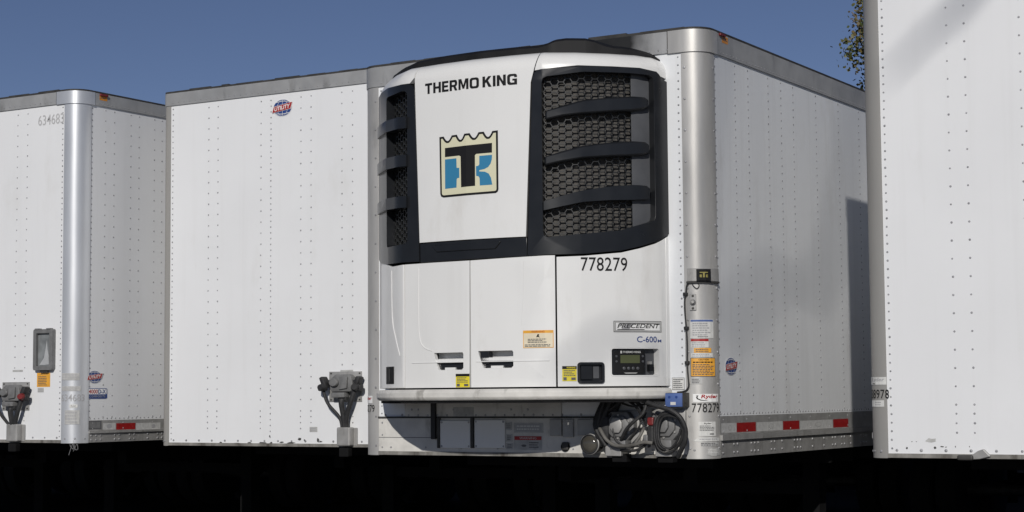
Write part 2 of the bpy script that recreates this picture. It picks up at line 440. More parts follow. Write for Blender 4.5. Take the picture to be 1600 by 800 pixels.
def globe(name, S, bx, root):
    b = B(); red = 'ink_red'
    it = [('poly', 'ink_white', circle(.5, .5, .475, .5)), ('poly', 'ink_blue', circle(.5, .5, .45, .475))]
    for sx in (-.26, 0, .26):                                      # meridians
        k = [(.5+sx*math.cos(a)*1.0+(-.007), .5+.46*math.sin(a)) for a in [(-PI/2)+PI*i/12 for i in range(13)]]
        it.append(('poly', 'ink_white', k+[(x+.015, y) for x, y in k[::-1]]))
    for y in (.17, .82):
        it.append(('poly', 'ink_white', [(.16, y), (.5, y+(.05 if y > .5 else -.05)), (.84, y), (.84, y+.03), (.5, y+.08-(.1 if y < .5 else 0)), (.16, y+.03)]))
    it += [('poly', 'ink_white', [(-.01, .235), (.07, .60), (1.01, .80), (.93, .40)]), ('poly', red, [(.01, .25), (.085, .585), (.99, .785), (.91, .415)])]
    b.decal(S, bx, it)
    t = text_bm('UTILITY', .022, .15)
    xs = [v.co.x for v in t.verts]; ys = [v.co.y for v in t.verts]; u0, z0, u1, z1 = bx
    for v in t.verts:
        x = (v.co.x-min(xs))/(max(xs)-min(xs)); y = (v.co.y-min(ys))/(max(ys)-min(ys)); X = .12+x*.77; Yy = .325+.185*(X-.1)+y*.225
        v.co = Vector((u0+X*(u1-u0), z0+Yy*(z1-z0), 0))
    b.flat(S, t, 'ink_white', .0025+.0006*10)
    return b.link(name, root)

class Trailer: pass
def build_trailer(name, XL, Y, zb, zt, L, label, front_mat, post_mat, rail_mat, post_rivets, fcols, scols, rail=.125, floor_z=None, frow=.14, edge_step=.05, front_bottom=None, skip=None, rh=(.104, .139, .25), rc=.13, pa=.15):
    T = Trailer(); S = T.S = trailer_surf(XL, Y, L, rc); XM = XL+W/2; UF, UP = seams(rc, pa)
    root = T.root = empty(name, (XM, Y, 0), label, 'trailer', 'semi trailers parked side by side')
    T.zb, T.zt, T.Y = zb, zt, Y
    b = B(); outline_prism(b, S, -.04, zb+.01, zt-.02, 'under_black'); b.link('cargo_box', root)
    # front wall with its rivets
    b = B(); z0 = front_bottom if front_bottom else zb+.022
    b.rect(S, (-UF, z0, UF, zt-rail+.01), front_mat, off=-.03, th=.03)
    for s in (-1, 1): b.rcol(S, s*(UF-.022), z0+.03, zt-rail-.03, edge_step)
    for u, step, zlow in fcols:
        if skip and skip(u): continue
        if zlow: b.rcol(S, u, z0+.12, zlow-step/2, step/2); b.rcol(S, u, zlow, zt-rail-.05, step)
        else: b.rcol(S, u, z0+.05, zt-rail-.05, step)
    b.rrow(S, z0+.02, -UF+.05, UF-.05, frow, r=.010, h=.007)
    T.front = b.link('front_wall', root)
    b = B(); b.rect(S, (-UF, zb, UF, zb+.024), 'sill_metal', off=-.03, th=.042); T.sill = b.link('bottom_sill', root)
    # corner posts
    for s in (-1, 1):
        b = B(); u0, u1 = sorted((s*(UF+.0005), s*UP))
        b.rect(S, (u0, zb-.003, u1, zt-rail+.012), post_mat, off=-.03, th=.036, smooth=True)
        if post_rivets:
            for uu in (u0+.022, u1-.022): b.rcol(S, uu, zb+.06, zt-rail-.1, post_rivets, r=.009, h=.006, off=.006)
        else:
            for uu in (u0+.04, (u0+u1)/2, u1-.04): b.rivet(S, uu, zb+.035, r=.009, h=.006, off=.006)
        b.link('corner_post', root)
    # side walls
    for s in (-1, 1):
        b = B(); ue = S.u[-1] if s > 0 else S.u[0]; zs = zb+rh[2]
        u0, u1 = sorted((s*(UP+.0005), ue))
        b.rect(S, (u0, zs, u1, zt-rail+.01), front_mat, off=-.03, th=.03)
        if s > 0:
            for u, step in scols: b.rcol(S, u, zs+.03, zt-rail-.03, step)
            b.rcol(S, UP+.014, zs+.03, zt-rail-.03, .05)
            b.rrow(S, zs+.018, UP+.02, UP+5.2, .05)
        b.link('side_wall', root)
        b = B()
        b.rect(S, (u0, zb+rh[1]+.001, u1, zs+.004), 'galvanised', off=-.03, th=.034)
        b.rect(S, (u0, zb+rh[0]+.001, u1, zb+rh[1]), 'galvanised', off=-.03, th=.052)
        b.rect(S, (u0, zb, u1, zb+rh[0]), 'galvanised', off=-.03, th=.037)
        if s > 0:
            u = UP+.03
            while u < UP+5:
                for k in range(random.choice((1, 2, 2, 3))):
                    for zz in (zb+rh[0]*.27, zb+rh[0]*.75): b.rivet(S, u, zz, r=.009, h=.007, off=.007)
                    u += .055
                u += random.choice((.07, .11, .16))
            for k in range(14):
                for zz in (zb+rh[1]+.02, zb+rh[2]-.02): b.rivet(S, UP+.05+k*.36, zz, r=.006, h=.004, off=.004)
        b.link('side_rail', root)
    # top rail and roof
    b = B(); b.rect(S, (S.u[0], zt-rail, S.u[-1], zt), rail_mat, off=-.03, th=.042, smooth=True)
    b.rrow(S, zt-rail+.022, -UF+.03, UF-.03, .06, r=.006, h=.004, off=.012)
    b.rrow(S, zt-rail+.022, UF, UP, .06, r=.007, h=.004, off=.012)
    b.rrow(S, zt-rail+.018, UP+.03, UP+5, .05, r=.005, h=.004, off=.012)
    T.rail = b.link('top_rail', root); T.root_loc = root.location.copy()
    b = B(); b.rect(S, (UF-.09, zt-rail-.004, UF-.084, zt+.001), 'roof_edge', off=.005, th=.009)
    b.rect(S, (UF-.084, zt-rail-.004, UP+.03, zt+.001), post_mat, off=.010, th=.006, smooth=True)
    b.link('corner_cap', root)
    b = B(); outline_prism(b, S, .010, zt, zt+.016, 'roof_edge')
    for k in range(7): b.rect(S, (-1.1+k*.33+random.uniform(-.1, .1), zt+.016, -1.0+k*.33+random.uniform(0, .2), zt+.022+random.uniform(0, .006)), 'roof_edge', off=-.08, th=.07)
    b.link('roof', root)
    chassis(root, XL, Y, zb, L)
    return T

def colu(S, pairs):
    return [(S.inv(px, py)[0], st, zl) for px, py, st, zl in pairs]

# main trailer with the refrigeration unit
MXL, MY = -7.17795, 9.96129
mzb, mzt = CZ-.396, CZ+2.2475
S0 = trailer_surf(MXL, MY, 14.6)
sc = [S0.inv(x, 400)[0] for x in (1152.5, 1173, 1204.5, 1224.5, 1243.5, 1279, 1314, 1346)]
d_ = sc[-1]-sc[-2]
scm = [(u, .051) for u in sc]+[(sc[-1]+d_*(k+1), .051) for k in range(6)]
MAIN = build_trailer('refrigerated_trailer', MXL, MY, mzb, mzt, 14.6,
    'white refrigerated trailer with a black grilled cooling unit on its front', 'white_reefer', 'bright_aluminium', 'grey_rail', .2, [], scm, rail=.136, front_bottom=CZ-.150)

# plain trailer next to it
XL2, Y2 = -10.23, MY+1.4
S0 = trailer_surf(XL2, Y2, 14.6, .05); zl = CZ-.115
fc2 = colu(S0, [(325.5, 400, .09, zl), (340, 400, .09, zl), (407.5, 400, .09, zl), (423, 400, .047, None), (470, 400, .09, zl), (486, 400, .09, zl), (534.5, 400, .09, zl), (551, 400, .09, zl)])
SECOND = build_trailer('box_trailer', XL2, Y2, CZ-.397, CZ+2.555, 14.6, 'plain white trailer with globe badge, between cooling unit trailer and trailer numbered 634683',
    'white_panel', 'painted_post', 'grey_rail', None, fc2, [(UP+.3+k*.4, .09) for k in range(6)], rail=.105, edge_step=.047, rc=.05, pa=.08)

# leftmost trailer
XL3, Y3 = -10.63-W, MY+.8
S0 = trailer_surf(XL3, Y3, 14.6); zl = CZ-.10
fc3 = colu(S0, [(25.5, 400, .09, zl), (41, 400, .09, zl)])
sc3 = [(S0.inv(x, 400)[0], .09) for x in (163, 177, 203, 216, 240, 252)]
sc3 += [(sc3[-1][0]+.12+k*.3, .09) for k in range(6)]
LEFT = build_trailer('box_trailer', XL3, Y3, CZ-.366, CZ+2.549, 14.6, 'white trailer numbered 634683 with shiny corner post, beside the plain globe badge trailer',
    'white_panel', 'silver_post', 'grey_rail', None, fc3, sc3, rail=.102, edge_step=.045, rh=(.075, .092, .178))

# right trailer, nearest
XL4, Y4 = -3.543, MY-.1
S0 = trailer_surf(XL4, Y4, 14.6, .10); zl = CZ-.075
fc4 = colu(S0, [(1488, 400, .1, zl), (1516, 400, .1, zl)])
fc4 += [(fc4[0][0]+.41*k, .1, zl) for k in range(1, 5)]+[(fc4[1][0]+.41*k, .1, zl) for k in range(1, 4)]
RIGHT = build_trailer('box_trailer', XL4, Y4, CZ-.373, CZ+2.645, 14.6, 'white trailer cut off by the right frame edge, grey post marked 8978',
    'white_panel', 'painted_post', 'grey_rail', None, fc4, [(UP+.3+k*.4, .09) for k in range(6)], rail=.12, edge_step=.0487, rc=.10, pa=.113)

# ------------------------------------------------------------------ refrigeration unit on the main trailer
UC = MXL+W/2-.017
prof = [(-1.06, -.02), (-1.045, .08), (-.98, .2), (-.86, .34), (-.70, .49), (-.52, .61), (-.27, .645), (0, .66), (.27, .645), (.52, .61), (.70, .49), (.86, .34), (.98, .2), (1.045, .08), (1.06, -.02)]
ZT1, RT = CZ+1.985, .115
def warp(z):
    if z <= ZT1: return 0.
    k = min(1., (z-ZT1)/RT); return -.13*(1-math.sqrt(max(0., 1-k*k)))
US = Surf([(UC+a, MY-b) for a, b in prof], 7, warp, [ZT1+RT*k for k in (0, .2, .4, .55, .7, .82, .92, .98)])
UL = US.u[-1]
mroot = MAIN.root; MS = MAIN.S
# housing: dark core that everything is hung on
b = B(); t = bmesh.new()
CORE = Surf([(UC+a*.97, MY-max(-.02, b_-.16)) for a, b_ in prof], 7)
vs = [t.verts.new(CORE.P(u, CZ+.03)) for u in CORE.u]; f = t.faces.new(vs); r = bmesh.ops.extrude_face_region(t, geom=[f])
for v in r['geom']:
    if isinstance(v, bmesh.types.BMVert): v.co.z = CZ+2.06
bmesh.ops.recalc_face_normals(t, faces=t.faces); b.take(t, 'under_black')
UNIT = b.link('refrigeration_unit', mroot)
z = lambda v: CZ+v
TH = .03
# white front door with rounded top
b = B(); b.sheet(US, [(-.372, z(.957)), (.405, z(.957)), (.445, z(1.90)), (.484, z(2.04)), (.498, z(2.098)), (-.415, z(2.098)), (-.408, z(2.0))], 'white_plastic', off=-TH, th=TH, smooth=True)
FRONT_DOOR = b.link('front_door', UNIT, .004)
# corner caps over the grilles
for s in (1, -1):
    b = B(); pl = [(.503, z(2.098)), (.490, z(2.04)), (.472, z(1.972)), (.51, z(1.975)), (.74, z(2.0)), (1.14, z(2.0)), (1.30, z(1.96)), (UL, z(1.95)), (UL, z(2.07)), (1.25, z(2.098))]
    if s < 0: pl = [(-.425, z(2.098)), (-.418, z(2.01)), (-.45, z(1.98)), (-.74, z(1.985)), (-1.14, z(1.985)), (-1.30, z(1.96)), (-UL, z(1.95)), (-UL, z(2.07)), (-1.25, z(2.098))]
    b.sheet(US, pl, 'white_plastic', off=-TH, th=TH, smooth=True); b.link('top_corner_cap', UNIT, .004)
# grille frames, mesh, coil and ribs (both sides)
def frame_poly(s):
    i = .415 if s > 0 else .372; it = .456 if s > 0 else .404
    return [(s*u, z(v)) for u, v in ((i, .838), (.763, .846), (1.0, .868), (1.124, .896), (1.24, .930), (1.327, .968), (UL-.003, .99), (UL-.003, 1.93), (1.31, 1.945), (1.26, 1.985), (1.141, 1.998), (.776, 1.996), (it+.05, 1.975), (it+.015, 1.96), (it, 1.92))]
def hexmesh(b, S, u0, u1, z0, z1, R, wdt, off, m, st=1.2):
    k = b.mi(m); t = bmesh.new(); dx, dz = R*1.5*st, R*math.sqrt(3)
    nz = int((z1-z0)/dz)+2; nu = int((u1-u0)/dx)+2
    for j in range(nz):
        for i in range(nu):
            cx = u0+i*dx; cz = z0+j*dz+(dz/2 if i % 2 else 0)
            ro = [(cx+R*st*math.cos(a*PI/3), cz+R*math.sin(a*PI/3)) for a in range(6)]
            ri = [(cx+(R-wdt)*st*math.cos(a*PI/3), cz+(R-wdt)*math.sin(a*PI/3)) for a in range(6)]
            vo = [t.verts.new((*p, 0)) for p in ro]; vi = [t.verts.new((*p, 0)) for p in ri]; vb = [t.verts.new((*p, -.012)) for p in ri]
            for a in range(6):
                c = (a+1) % 6; t.faces.new((vo[a], vo[c], vi[c], vi[a])); t.faces.new((vi[a], vi[c], vb[c], vb[a]))
    for co, no in (((u0, 0, 0), (-1, 0, 0)), ((u1, 0, 0), (1, 0, 0)), ((0, z0, 0), (0, -1, 0)), ((0, z1, 0), (0, 1, 0))):
        bmesh.ops.bisect_plane(t, geom=t.verts[:]+t.edges[:]+t.faces[:], plane_co=co, plane_no=no, clear_outer=True, dist=1e-6)
    for v in t.verts: v.co = S.P(v.co.x, v.co.y, off+v.co.z)
    b.take(t, m)
for s in (1, -1):
    lw = .517 if s > 0 else .47
    win = [(s*u, z(v)) for u, v in ((lw+.03, .948), (.765, .968), (1.0, .992), (1.10, 1.022), (1.20, 1.048), (1.228, 1.058), (1.238, 1.085), (1.238, 1.92), (1.228, 1.945), (1.20, 1.958), (1.076, 1.962), (.776, 1.960), (lw+.03, 1.930), (lw+.008, 1.918), (lw, 1.89), (lw, .985), (lw+.008, .957))]
    if s < 0: win = [(-u, z(v)) for u, v in rounded(.47, .955, .80, 1.935, .03)]
    b = B(); b.sheet(US, frame_poly(s), 'black_plastic', [win], off=-.05, th=.055, smooth=True)
    if s > 0: b.rect(US, (1.10, z(.955), 1.24, z(1.965)), 'grey_plastic', off=-.052, th=.008, smooth=True)   # cheek beside the mesh
    GF = b.link('grille_frame', UNIT, .013)
    a0, a1 = sorted((s*.46, s*1.11))
    b = B(); hexmesh(b, US, a0, a1, z(.95), z(1.97),   .0245, .0025, -.045, 'mesh_black'); b.link('grille_mesh', UNIT)
    b = B()
    t = bmesh.new(); flat_fill(t, [[(a0-.02, z(.94)), (a1+.02, z(.94)), (a1+.02, z(1.98)), (a0-.02, z(1.98))]]); b.flat(US, t, 'coil', off=-.085)
    b.link('condenser_coil', UNIT)
    # three ribs, hooded blades set inside the opening
    for k in range(3):
        zb_ = [1.662, 1.418, 1.155][k]; b = B()
        if s > 0:
            dy = [0, 71.5, 141.5][k]; dx = [0, -1, -2.5][k]
            lo = [(851+dx, 187.5+dy), (880+dx, 181+dy), (912, 177.5+dy*.975), (950, 175+dy*.975), (990, 173+dy*.985), (1014+k, 170+dy)]
            hi = [(851+dx, 173+dy), (880+dx, 164+dy), (912, 155.5+dy), (950, 152+dy*.985), (990, 150+dy*.98), (1009+k, 151.5+dy*.98), (1015+k, 156+dy*.98)]
            pl = US.q(lo)+US.q(hi)[::-1]
            b.sheet(US, pl, 'black_plastic', off=-.05, th=.046, smooth=True)
        else:
            lo = [(.462, zb_+.03), (.60, zb_+.035), (.739, zb_+.040), (.93, zb_+.04), (1.06, zb_+.04)]; pl = lo+[(u, v+.074) for u, v in lo[::-1]]
            b.sheet(US, [(s*u, z(v)) for u, v in pl], 'black_plastic', off=-.055, th=.078, smooth=True)
        b.link('grille_rib', UNIT, .012)
# black band between the grilles
b = B(); b.sheet(US, [(-.369, z(.830)), (.412, z(.836)), (.412, z(.953)), (-.372, z(.953))], 'black_plastic', off=-.05, th=.048, smooth=True)
b.sheet(US, [(-.23, z(.89)), (.20, z(.89)), (.24, z(.935)), (-.27, z(.935))], 'black_plastic', off=-.002, th=.008)
b.link('lower_band', UNIT, .004)
# lower doors
def slot(b, S, hole, bar, drop):
    pass
Zb, Zs = z(.046), z(.826)
H1 = US.box(678, 551, 724, 578); H2 = US.box(747, 548, 802, 575)
def hole(bx): u0, z0, u1, z1 = bx; w = u1-u0; return [(u0+w*.16, z0), (u1-w*.05, z0), (u1, z0+.012), (u1, z1-.01), (u1-w*.03, z1), (u0, z1), (u0+w*.02, z1-.02), (u0+w*.12, z0+.02)]
doorA = [(-.497, Zb), (-.02+.032, Zb), (-.02+.037, Zs), (-.497, Zs)]
doorB = [(.024, Zb), (.588, Zb), (.588, z(.838)), (.024, Zs)]
CP = US.box(954, 543, 1031, 588); LT = US.box(904, 568, 942, 597)
doorC = [(.598, Zb), (1.318, Zb), (1.327, z(.955)), (1.24, z(.917)), (1.124, z(.884)), (1.0, z(.856)), (.763, z(.834)), (.598, z(.828))]
cph = rounded(CP[0], CP[1], CP[2], CP[3], .02)
lth = rounded(LT[0], LT[1], LT[2], LT[3], .012)
VL = US.box(604, 573, 616, 600)
for nm, pl, hs in (('service_door', doorA, [hole(H1)]), ('service_door', doorB, [hole(H2)]), ('service_door', doorC, [cph, lth]),
                   ('side_panel', [(-UL, Zb), (-.507, Zb), (-.507, Zs), (-.70, Zs), (-UL, z(.97))], []),
                   ('side_panel', [(1.322, Zb), (UL, Zb), (UL, z(.975)), (1.331, z(.957))], [])):
    b = B(); b.sheet(US, pl, 'white_plastic', hs, off=-TH, th=TH, smooth=True, cuts=[z(.1+.12*i) for i in range(7)]); d = b.link(nm, UNIT, .004)
    if pl is doorA: doorA_o = d
# creases and lower ledge pressed into the doors
for bx in ((-.44, z(.20), -.03, z(.206)), (.06, z(.20), .55, z(.206))):
    b = B(); b.rect(US, bx, 'white_plastic', off=-.002, th=.006); b.link('pressed_crease', UNIT, .002)
b = B(); b.tube([US.P(u, zz, .0) for u, zz in ((-.385, z(.80)), (-.385, z(.5)), (-.375, z(.36)), (-.34, z(.30)), (-.27, z(.275)))], .004, 'white_plastic', 6); b.link('pressed_crease', UNIT)
b = B(); b.tube([US.P(u, zz, .0) for u, zz in ((-.70, z(.80)), (-.69, z(.5)), (-.63, z(.36)), (-.56, z(.25)))], .004, 'white_plastic', 6); b.link('pressed_crease', UNIT)
b = B(); b.tube([US.P(u, zz, -.002) for u, zz in ((.39, z(.81)), (.385, z(.6)), (.37, z(.42)))], .003, 'white_plastic', 6); b.link('pressed_crease', UNIT)
# grip slots
for k, bx in enumerate((H1, H2)):
    u0, z0, u1, z1 = bx; w, h = u1-u0, z1-z0
    b = B(); b.rect(US, (u0-.02, z0-.02, u1+.02, z1+.02), 'white_plastic', off=-.075, th=.005)
    b.rect(US, (u0-.02, z0-.02, u1+.02, z0-.012), 'white_plastic', off=-.075, th=.05); 
    b.sheet(US, [(u0+w*.04, z0+h*.42), (u1, z0+h*.42), (u1, z0+h*.60), (u0+w*.04, z0+h*.62)], 'white_plastic', off=-.045, th=.040)
    b.sheet(US, [(u0+w*.10, z0+h*.06), (u1-w*.08, z0+h*.06), (u1-w*.02, z0+h*.42), (u0+w*.03, z0+h*.42)], 'black_plastic', off=-.05, th=.03)
    b.rect(US, (u0+w*.35, z0+h*.0, u0+w*.70, z0+h*.14), 'white_plastic', off=-.045, th=.038)
    if k: b.rect(US, (u0+w*.05, z0+h*.25, u0+w*.30, z0+h*.98), 'black_plastic', off=-.05, th=.045)
    b.link('grip_handle', UNIT, .002)
b = B(); b.decal(US, VL, [('rect', 'ink_black', 0, 0, 1, 1), ('rect', 'dark_steel', .5, .14, .62, .86)]); b.link('side_latch', UNIT)
b = B(); b.sheet(US, inset(lth, -.008), 'black_plastic', [inset(lth, .006)], off=-.02, th=.032, smooth=False); b.sheet(US, inset(lth, -.004), 'black_plastic', off=-.03, th=.012)
u0, z0, u1, z1 = LT; w, h = u1-u0, z1-z0
b.rect(US, (u0+w*.10, z0+h*.16, u0+w*.56, z0+h*.86), 'black_plastic', off=-.018, th=.018); b.rect(US, (u0+w*.62, z0+h*.2, u0+w*.86, z0+h*.84), 'grey_plastic', off=-.018, th=.006)
b.link('door_latch', UNIT, .003)
# control panel
u0, z0, u1, z1 = CP; w, h = u1-u0, z1-z0; g = lambda x, y: (u0+x*w, z0+y*h)
b = B(); b.sheet(US, cph, 'white_plastic', [inset(cph, .007)], off=-.05, th=.052)
b.sheet(US, inset(cph, .004), 'grey_plastic', off=-.055, th=.01)
kp = [g(*p) for p in rounded(.05, .05, .70, .95, .10)]
b.sheet(US, kp, 'black_plastic', off=-.045, th=.03); b.sheet(US, inset(kp, .009), 'ink_black', off=-.015, th=.004)
scr = [g(*p) for p in ((.20, .46), (.58, .46), (.58, .74), (.20, .74))]; b.sheet(US, scr, 'lcd', off=-.0105, th=.002)
b.text(US, 'THERMO KING', (*g(.25, .81), *g(.60, .88)), 'paper_white', off=-.0095, bold=.02); b.sheet(US, [g(*p) for p in ((.20, .80), (.235, .80), (.235, .885), (.20, .885))], 'paper_white', off=-.0095)
for x in (.27, .36, .45, .54): b.lathe(US.P(*g(x, .28), -.011), -US.N(u0+x*w)*-1, [(.0095, 0), (.0095, .004), (.006, .006)], 'grey_plastic', 12)
for x in (.12, .64):
    for y in (.52, .70): b.lathe(US.P(*g(x, y), -.011), US.N(u0+x*w), [(.007, 0), (.007, .004)], 'grey_plastic', 10)
b.sheet(US, [g(*p) for p in ((.26, .13), (.54, .13), (.50, .10), (.30, .10))], 'paper_aged', off=-.0095)
b.rect(US, (*g(.80, .18), *g(.90, .42)), 'black_plastic', off=-.045, th=.03); b.rect(US, (*g(.82, .42), *g(.88, .52)), 'galvanised', off=-.045, th=.02)
b.link('control_panel', UNIT, .002)
# lower lip
APS = Surf([(UC+a*1.012, MY-max(-.02, b_*1.06+.012)) for a, b_ in prof], 7)
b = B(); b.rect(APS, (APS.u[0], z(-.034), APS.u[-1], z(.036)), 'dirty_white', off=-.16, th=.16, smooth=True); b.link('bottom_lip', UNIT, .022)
b = B(); b.rect(APS, (APS.u[0]+.05, z(-.05), APS.u[-1]-.05, z(-.0335)), 'under_black', off=-.2, th=.17); b.link('bottom_seal', UNIT)
# black top cover
b = B()
TS = Surf([(UC+a*.985, MY-max(-.02, b_*.94-.10)) for a, b_ in prof], 7)
tu = TS.u
def ztop(u): return z(2.150+.045*math.exp(-((u-.66)/.17)**4)+.012*math.exp(-(u/.5)**4))
t = bmesh.new(); uu = sorted(set(list(tu)+[-1.2+.06*i for i in range(41)]))
rows = []
for u in uu:
    zt_ = ztop(u); e_ = max(0, abs(u)-1.0)*.25
    rows.append([t.verts.new(TS.P(u, z(2.03), 0)), t.verts.new(TS.P(u, zt_-.02-e_, 0)), t.verts.new(TS.P(u, zt_-e_, -.03)), t.verts.new(Vector((TS.P(u, 0, 0).x, MY+.02, zt_-e_+.0)))])
for i in range(len(rows)-1):
    for k in range(3): t.faces.new((rows[i][k], rows[i+1][k], rows[i+1][k+1], rows[i][k+1]))
bmesh.ops.recalc_face_normals(t, faces=t.faces); b.take(t, 'cover_black', True); b.link('top_cover', UNIT)
# name, emblem, numbers
b = B(); x0, x1 = US.inv(664.5, 135)[0], US.inv(808, 122)[0]
zl0, zl1 = US.inv(668, 147)[1], US.inv(668, 130.5)[1]
xm = US.inv(750, 125)[0]
LET = {'T': (.78, [[(0, 1), (.78, 1), (.78, .79), (.51, .79), (.51, 0), (.27, 0), (.27, .79), (0, .79)]]),
 'H': (.80, [[(0, 0), (.24, 0), (.24, .40), (.56, .40), (.56, 0), (.8, 0), (.8, 1), (.56, 1), (.56, .60), (.24, .60), (.24, 1), (0, 1)]]),
 'E': (.68, [[(0, 0), (.68, 0), (.68, .2), (.24, .2), (.24, .41), (.62, .41), (.62, .60), (.24, .60), (.24, .8), (.67, .8), (.67, 1), (0, 1)]]),
 'R': (.80, [[(0, 0), (.24, 0), (.24, .36), (.38, .36), (.54, 0), (.80, 0), (.62, .39), (.74, .48), (.78, .62), (.78, .76), (.73, .92), (.60, 1), (0, 1)], [(.24, .55), (.48, .55), (.54, .60), (.54, .74), (.48, .80), (.24, .80)]]),
 'M': (1.0, [[(0, 0), (.22, 0), (.22, .66), (.41, .08), (.59, .08), (.78, .66), (.78, 0), (1, 0), (1, 1), (.70, 1), (.5, .40), (.30, 1), (0, 1)]]),
 'O': (.88, [rounded(0, 0, .88, 1, .24), rounded(.24, .2, .64, .8, .10)]),
 'K': (.82, [[(0, 0), (.24, 0), (.24, .36), (.33, .45), (.54, 0), (.82, 0), (.50, .60), (.80, 1), (.52, 1), (.24, .64), (.24, 1), (0, 1)]]),
 'I': (.24, [[(0, 0), (.24, 0), (.24, 1), (0, 1)]]),
 'N': (.80, [[(0, 0), (.24, 0), (.24, .60), (.56, 0), (.8, 0), (.8, 1), (.56, 1), (.56, .40), (.24, 1), (0, 1)]]),
 'G': (.84, [[(.84, .55), (.44, .55), (.44, .38), (.60, .38), (.60, .2), (.34, .2), (.24, .28), (.24, .72), (.34, .8), (.60, .8), (.60, .68), (.84, .68), (.84, .82), (.80, .93), (.66, 1), (.22, 1), (.06, .93), (0, .78), (0, .22), (.06, .07), (.22, 0), (.84, 0)]])}
def blocks(b, S, txt, bx, m, off=.002, gap=.11):
    u0, z0, u1, z1 = bx; tot = sum(LET[c][0] for c in txt)+gap*(len(txt)-1); x = 0
    for c in txt:
        w_, lo = LET[c]; L_ = [[(u0+(x+px)/tot*(u1-u0), z0+py*(z1-z0)) for px, py in l] for l in lo]
        b.sheet(S, L_[0], m, L_[1:], off=off); x += w_+gap
blocks(b, US, 'THERMO', (x0, zl0, US.inv(748.5, 128)[0], zl1), 'ink_black')
blocks(b, US, 'KING', (US.inv(754, 125)[0], zl0, x1, zl1), 'ink_black')
b.link('lettering', FRONT_DOOR.parent)
def lp(pts): return [US.inv(660+x/6.157, 190+y/6.157) for x, y in pts]
def scal(a, c, dip, n=7):
    (xa, ya), (xc, yc) = a, c; o = []
    for i in range(n+1):
        k = i/n; o.append((xa+(xc-xa)*k, ya+(yc-ya)*k+(dip-(ya+yc)/2)*math.sin(PI*k)))
    return o
edge = [(165, 150)]+scal((206, 144), (284, 133), 188)+scal((333, 126), (404, 117), 176)+scal((456, 111), (541, 102), 158)+scal((592, 97), (674, 90), 148)+[(727, 84), (733, 650), (727, 672), (708, 687), (205, 731), (183, 722), (174, 700)]
o_ = lp(edge); b = B(); b.sheet(US, o_, 'ink_black', off=.002); b.sheet(US, inset(o_, .0135), 'tk_cream', off=.0028)
b.sheet(US, lp([(220, 255), (672, 205), (672, 298), (520, 311), (508, 324), (510, 618), (375, 632), (370, 334), (355, 327), (220, 343)]), 'ink_black', off=.0036)
b.sheet(US, lp([(220, 365), (330, 353), (332, 445), (357, 445), (358, 540), (338, 545), (333, 556), (331, 635), (222, 648)]), 'tk_blue', off=.0036)
b.sheet(US, lp([(550, 330), (672, 320), (670, 365), (658, 405), (635, 437), (600, 456), (550, 468), (550, 480), (602, 482), (640, 500), (662, 540), (675, 607), (555, 615), (553, 545), (543, 527), (520, 522), (518, 430), (540, 425), (550, 412)]), 'tk_blue', off=.0036)
b.link('emblem', UNIT)
b = B(); b.text(US, '778279', (US.inv(907.5, 413)[0], US.inv(945, 423.5)[1], US.inv(980, 412)[0], US.inv(945, 402)[1]), 'ink_black', bold=.004, space=1.02); b.link('fleet_number', UNIT)
b = B(); bx = US.box(958.5, 501.5, 1033, 519)
b.decal(US, bx, [('rect', 'ink_dark', 0, 0, 1, 1), ('rect', 'paper_white', .015, .06, .985, .94), ('rect', 'ink_dark', .03, .11, .97, .89), ('rect', 'ink_white', .04, .15, .96, .85),
   ('poly', 'ink_grey', [(.14, .22), (.30, .22), (.42, .80), (.26, .80)]), ('poly', 'ink_black', [(.07, .26), (.62, .26), (.60, .19), (.07, .19)]),
   ('text', 'ink_black', 'PRECEDENT', .07, .36, .95, .74, dict(bold=.012, shear=.25)), ('poly', 'ink_black', [(.10, .80), (.95, .80), (.95, .74), (.12, .74)])]); b.link('model_badge', UNIT)
b = B(); b.text(US, 'C-600', (*US.box(995, 525.5, 1026, 535),), 'ink_blue', bold=.012); b.text(US, 'M', US.box(1027.5, 530.5, 1033, 535), 'ink_blue', bold=.01); b.link('model_number', UNIT)
def warn(name, S, px, root, base='label_yellow', head='ink_black', n=4, foot=True, body='ink_dark', headt=None):
    b = B(); it = [('rect', base, 0, 0, 1, 1)]
    if head: it.append(('rect', head, 0, .80, 1, 1))
    if headt: it.append(('text', base, headt, .30, .84, .92, .96, dict(bold=.02)))
    it += [('lines', body, .1, .32 if foot else .08, .9, .76, n)]
    if foot: it += [('rect', body, .08, .06, .30, .26), ('rect', body, .62, .08, .92, .24)]
    b.decal(S, S.box(*px), it); return b.link(name, root)
warn('warning_label', US, (712.5, 584, 734, 605), UNIT); warn('warning_label', US, (878.5, 572, 901, 595.5), UNIT, headt='WARNING')
b = B(); b.decal(US, US.box(817.5, 516, 865, 543.5), [('rect', 'label_orange', 0, 0, 1, 1), ('rect', 'paper_cream', .02, .03, .98, .84), ('text', 'ink_red', 'WARNING', .28, .87, .72, .97), ('poly', 'ink_black', [(.44, .60), (.50, .80), (.55, .74), (.52, .68), (.58, .58), (.50, .62)]), ('lines', 'ink_dark', .16, .28, .84, .54, 3), ('lines', 'ink_dark', .06, .06, .94, .22, 2)]); b.link('warning_label', UNIT)

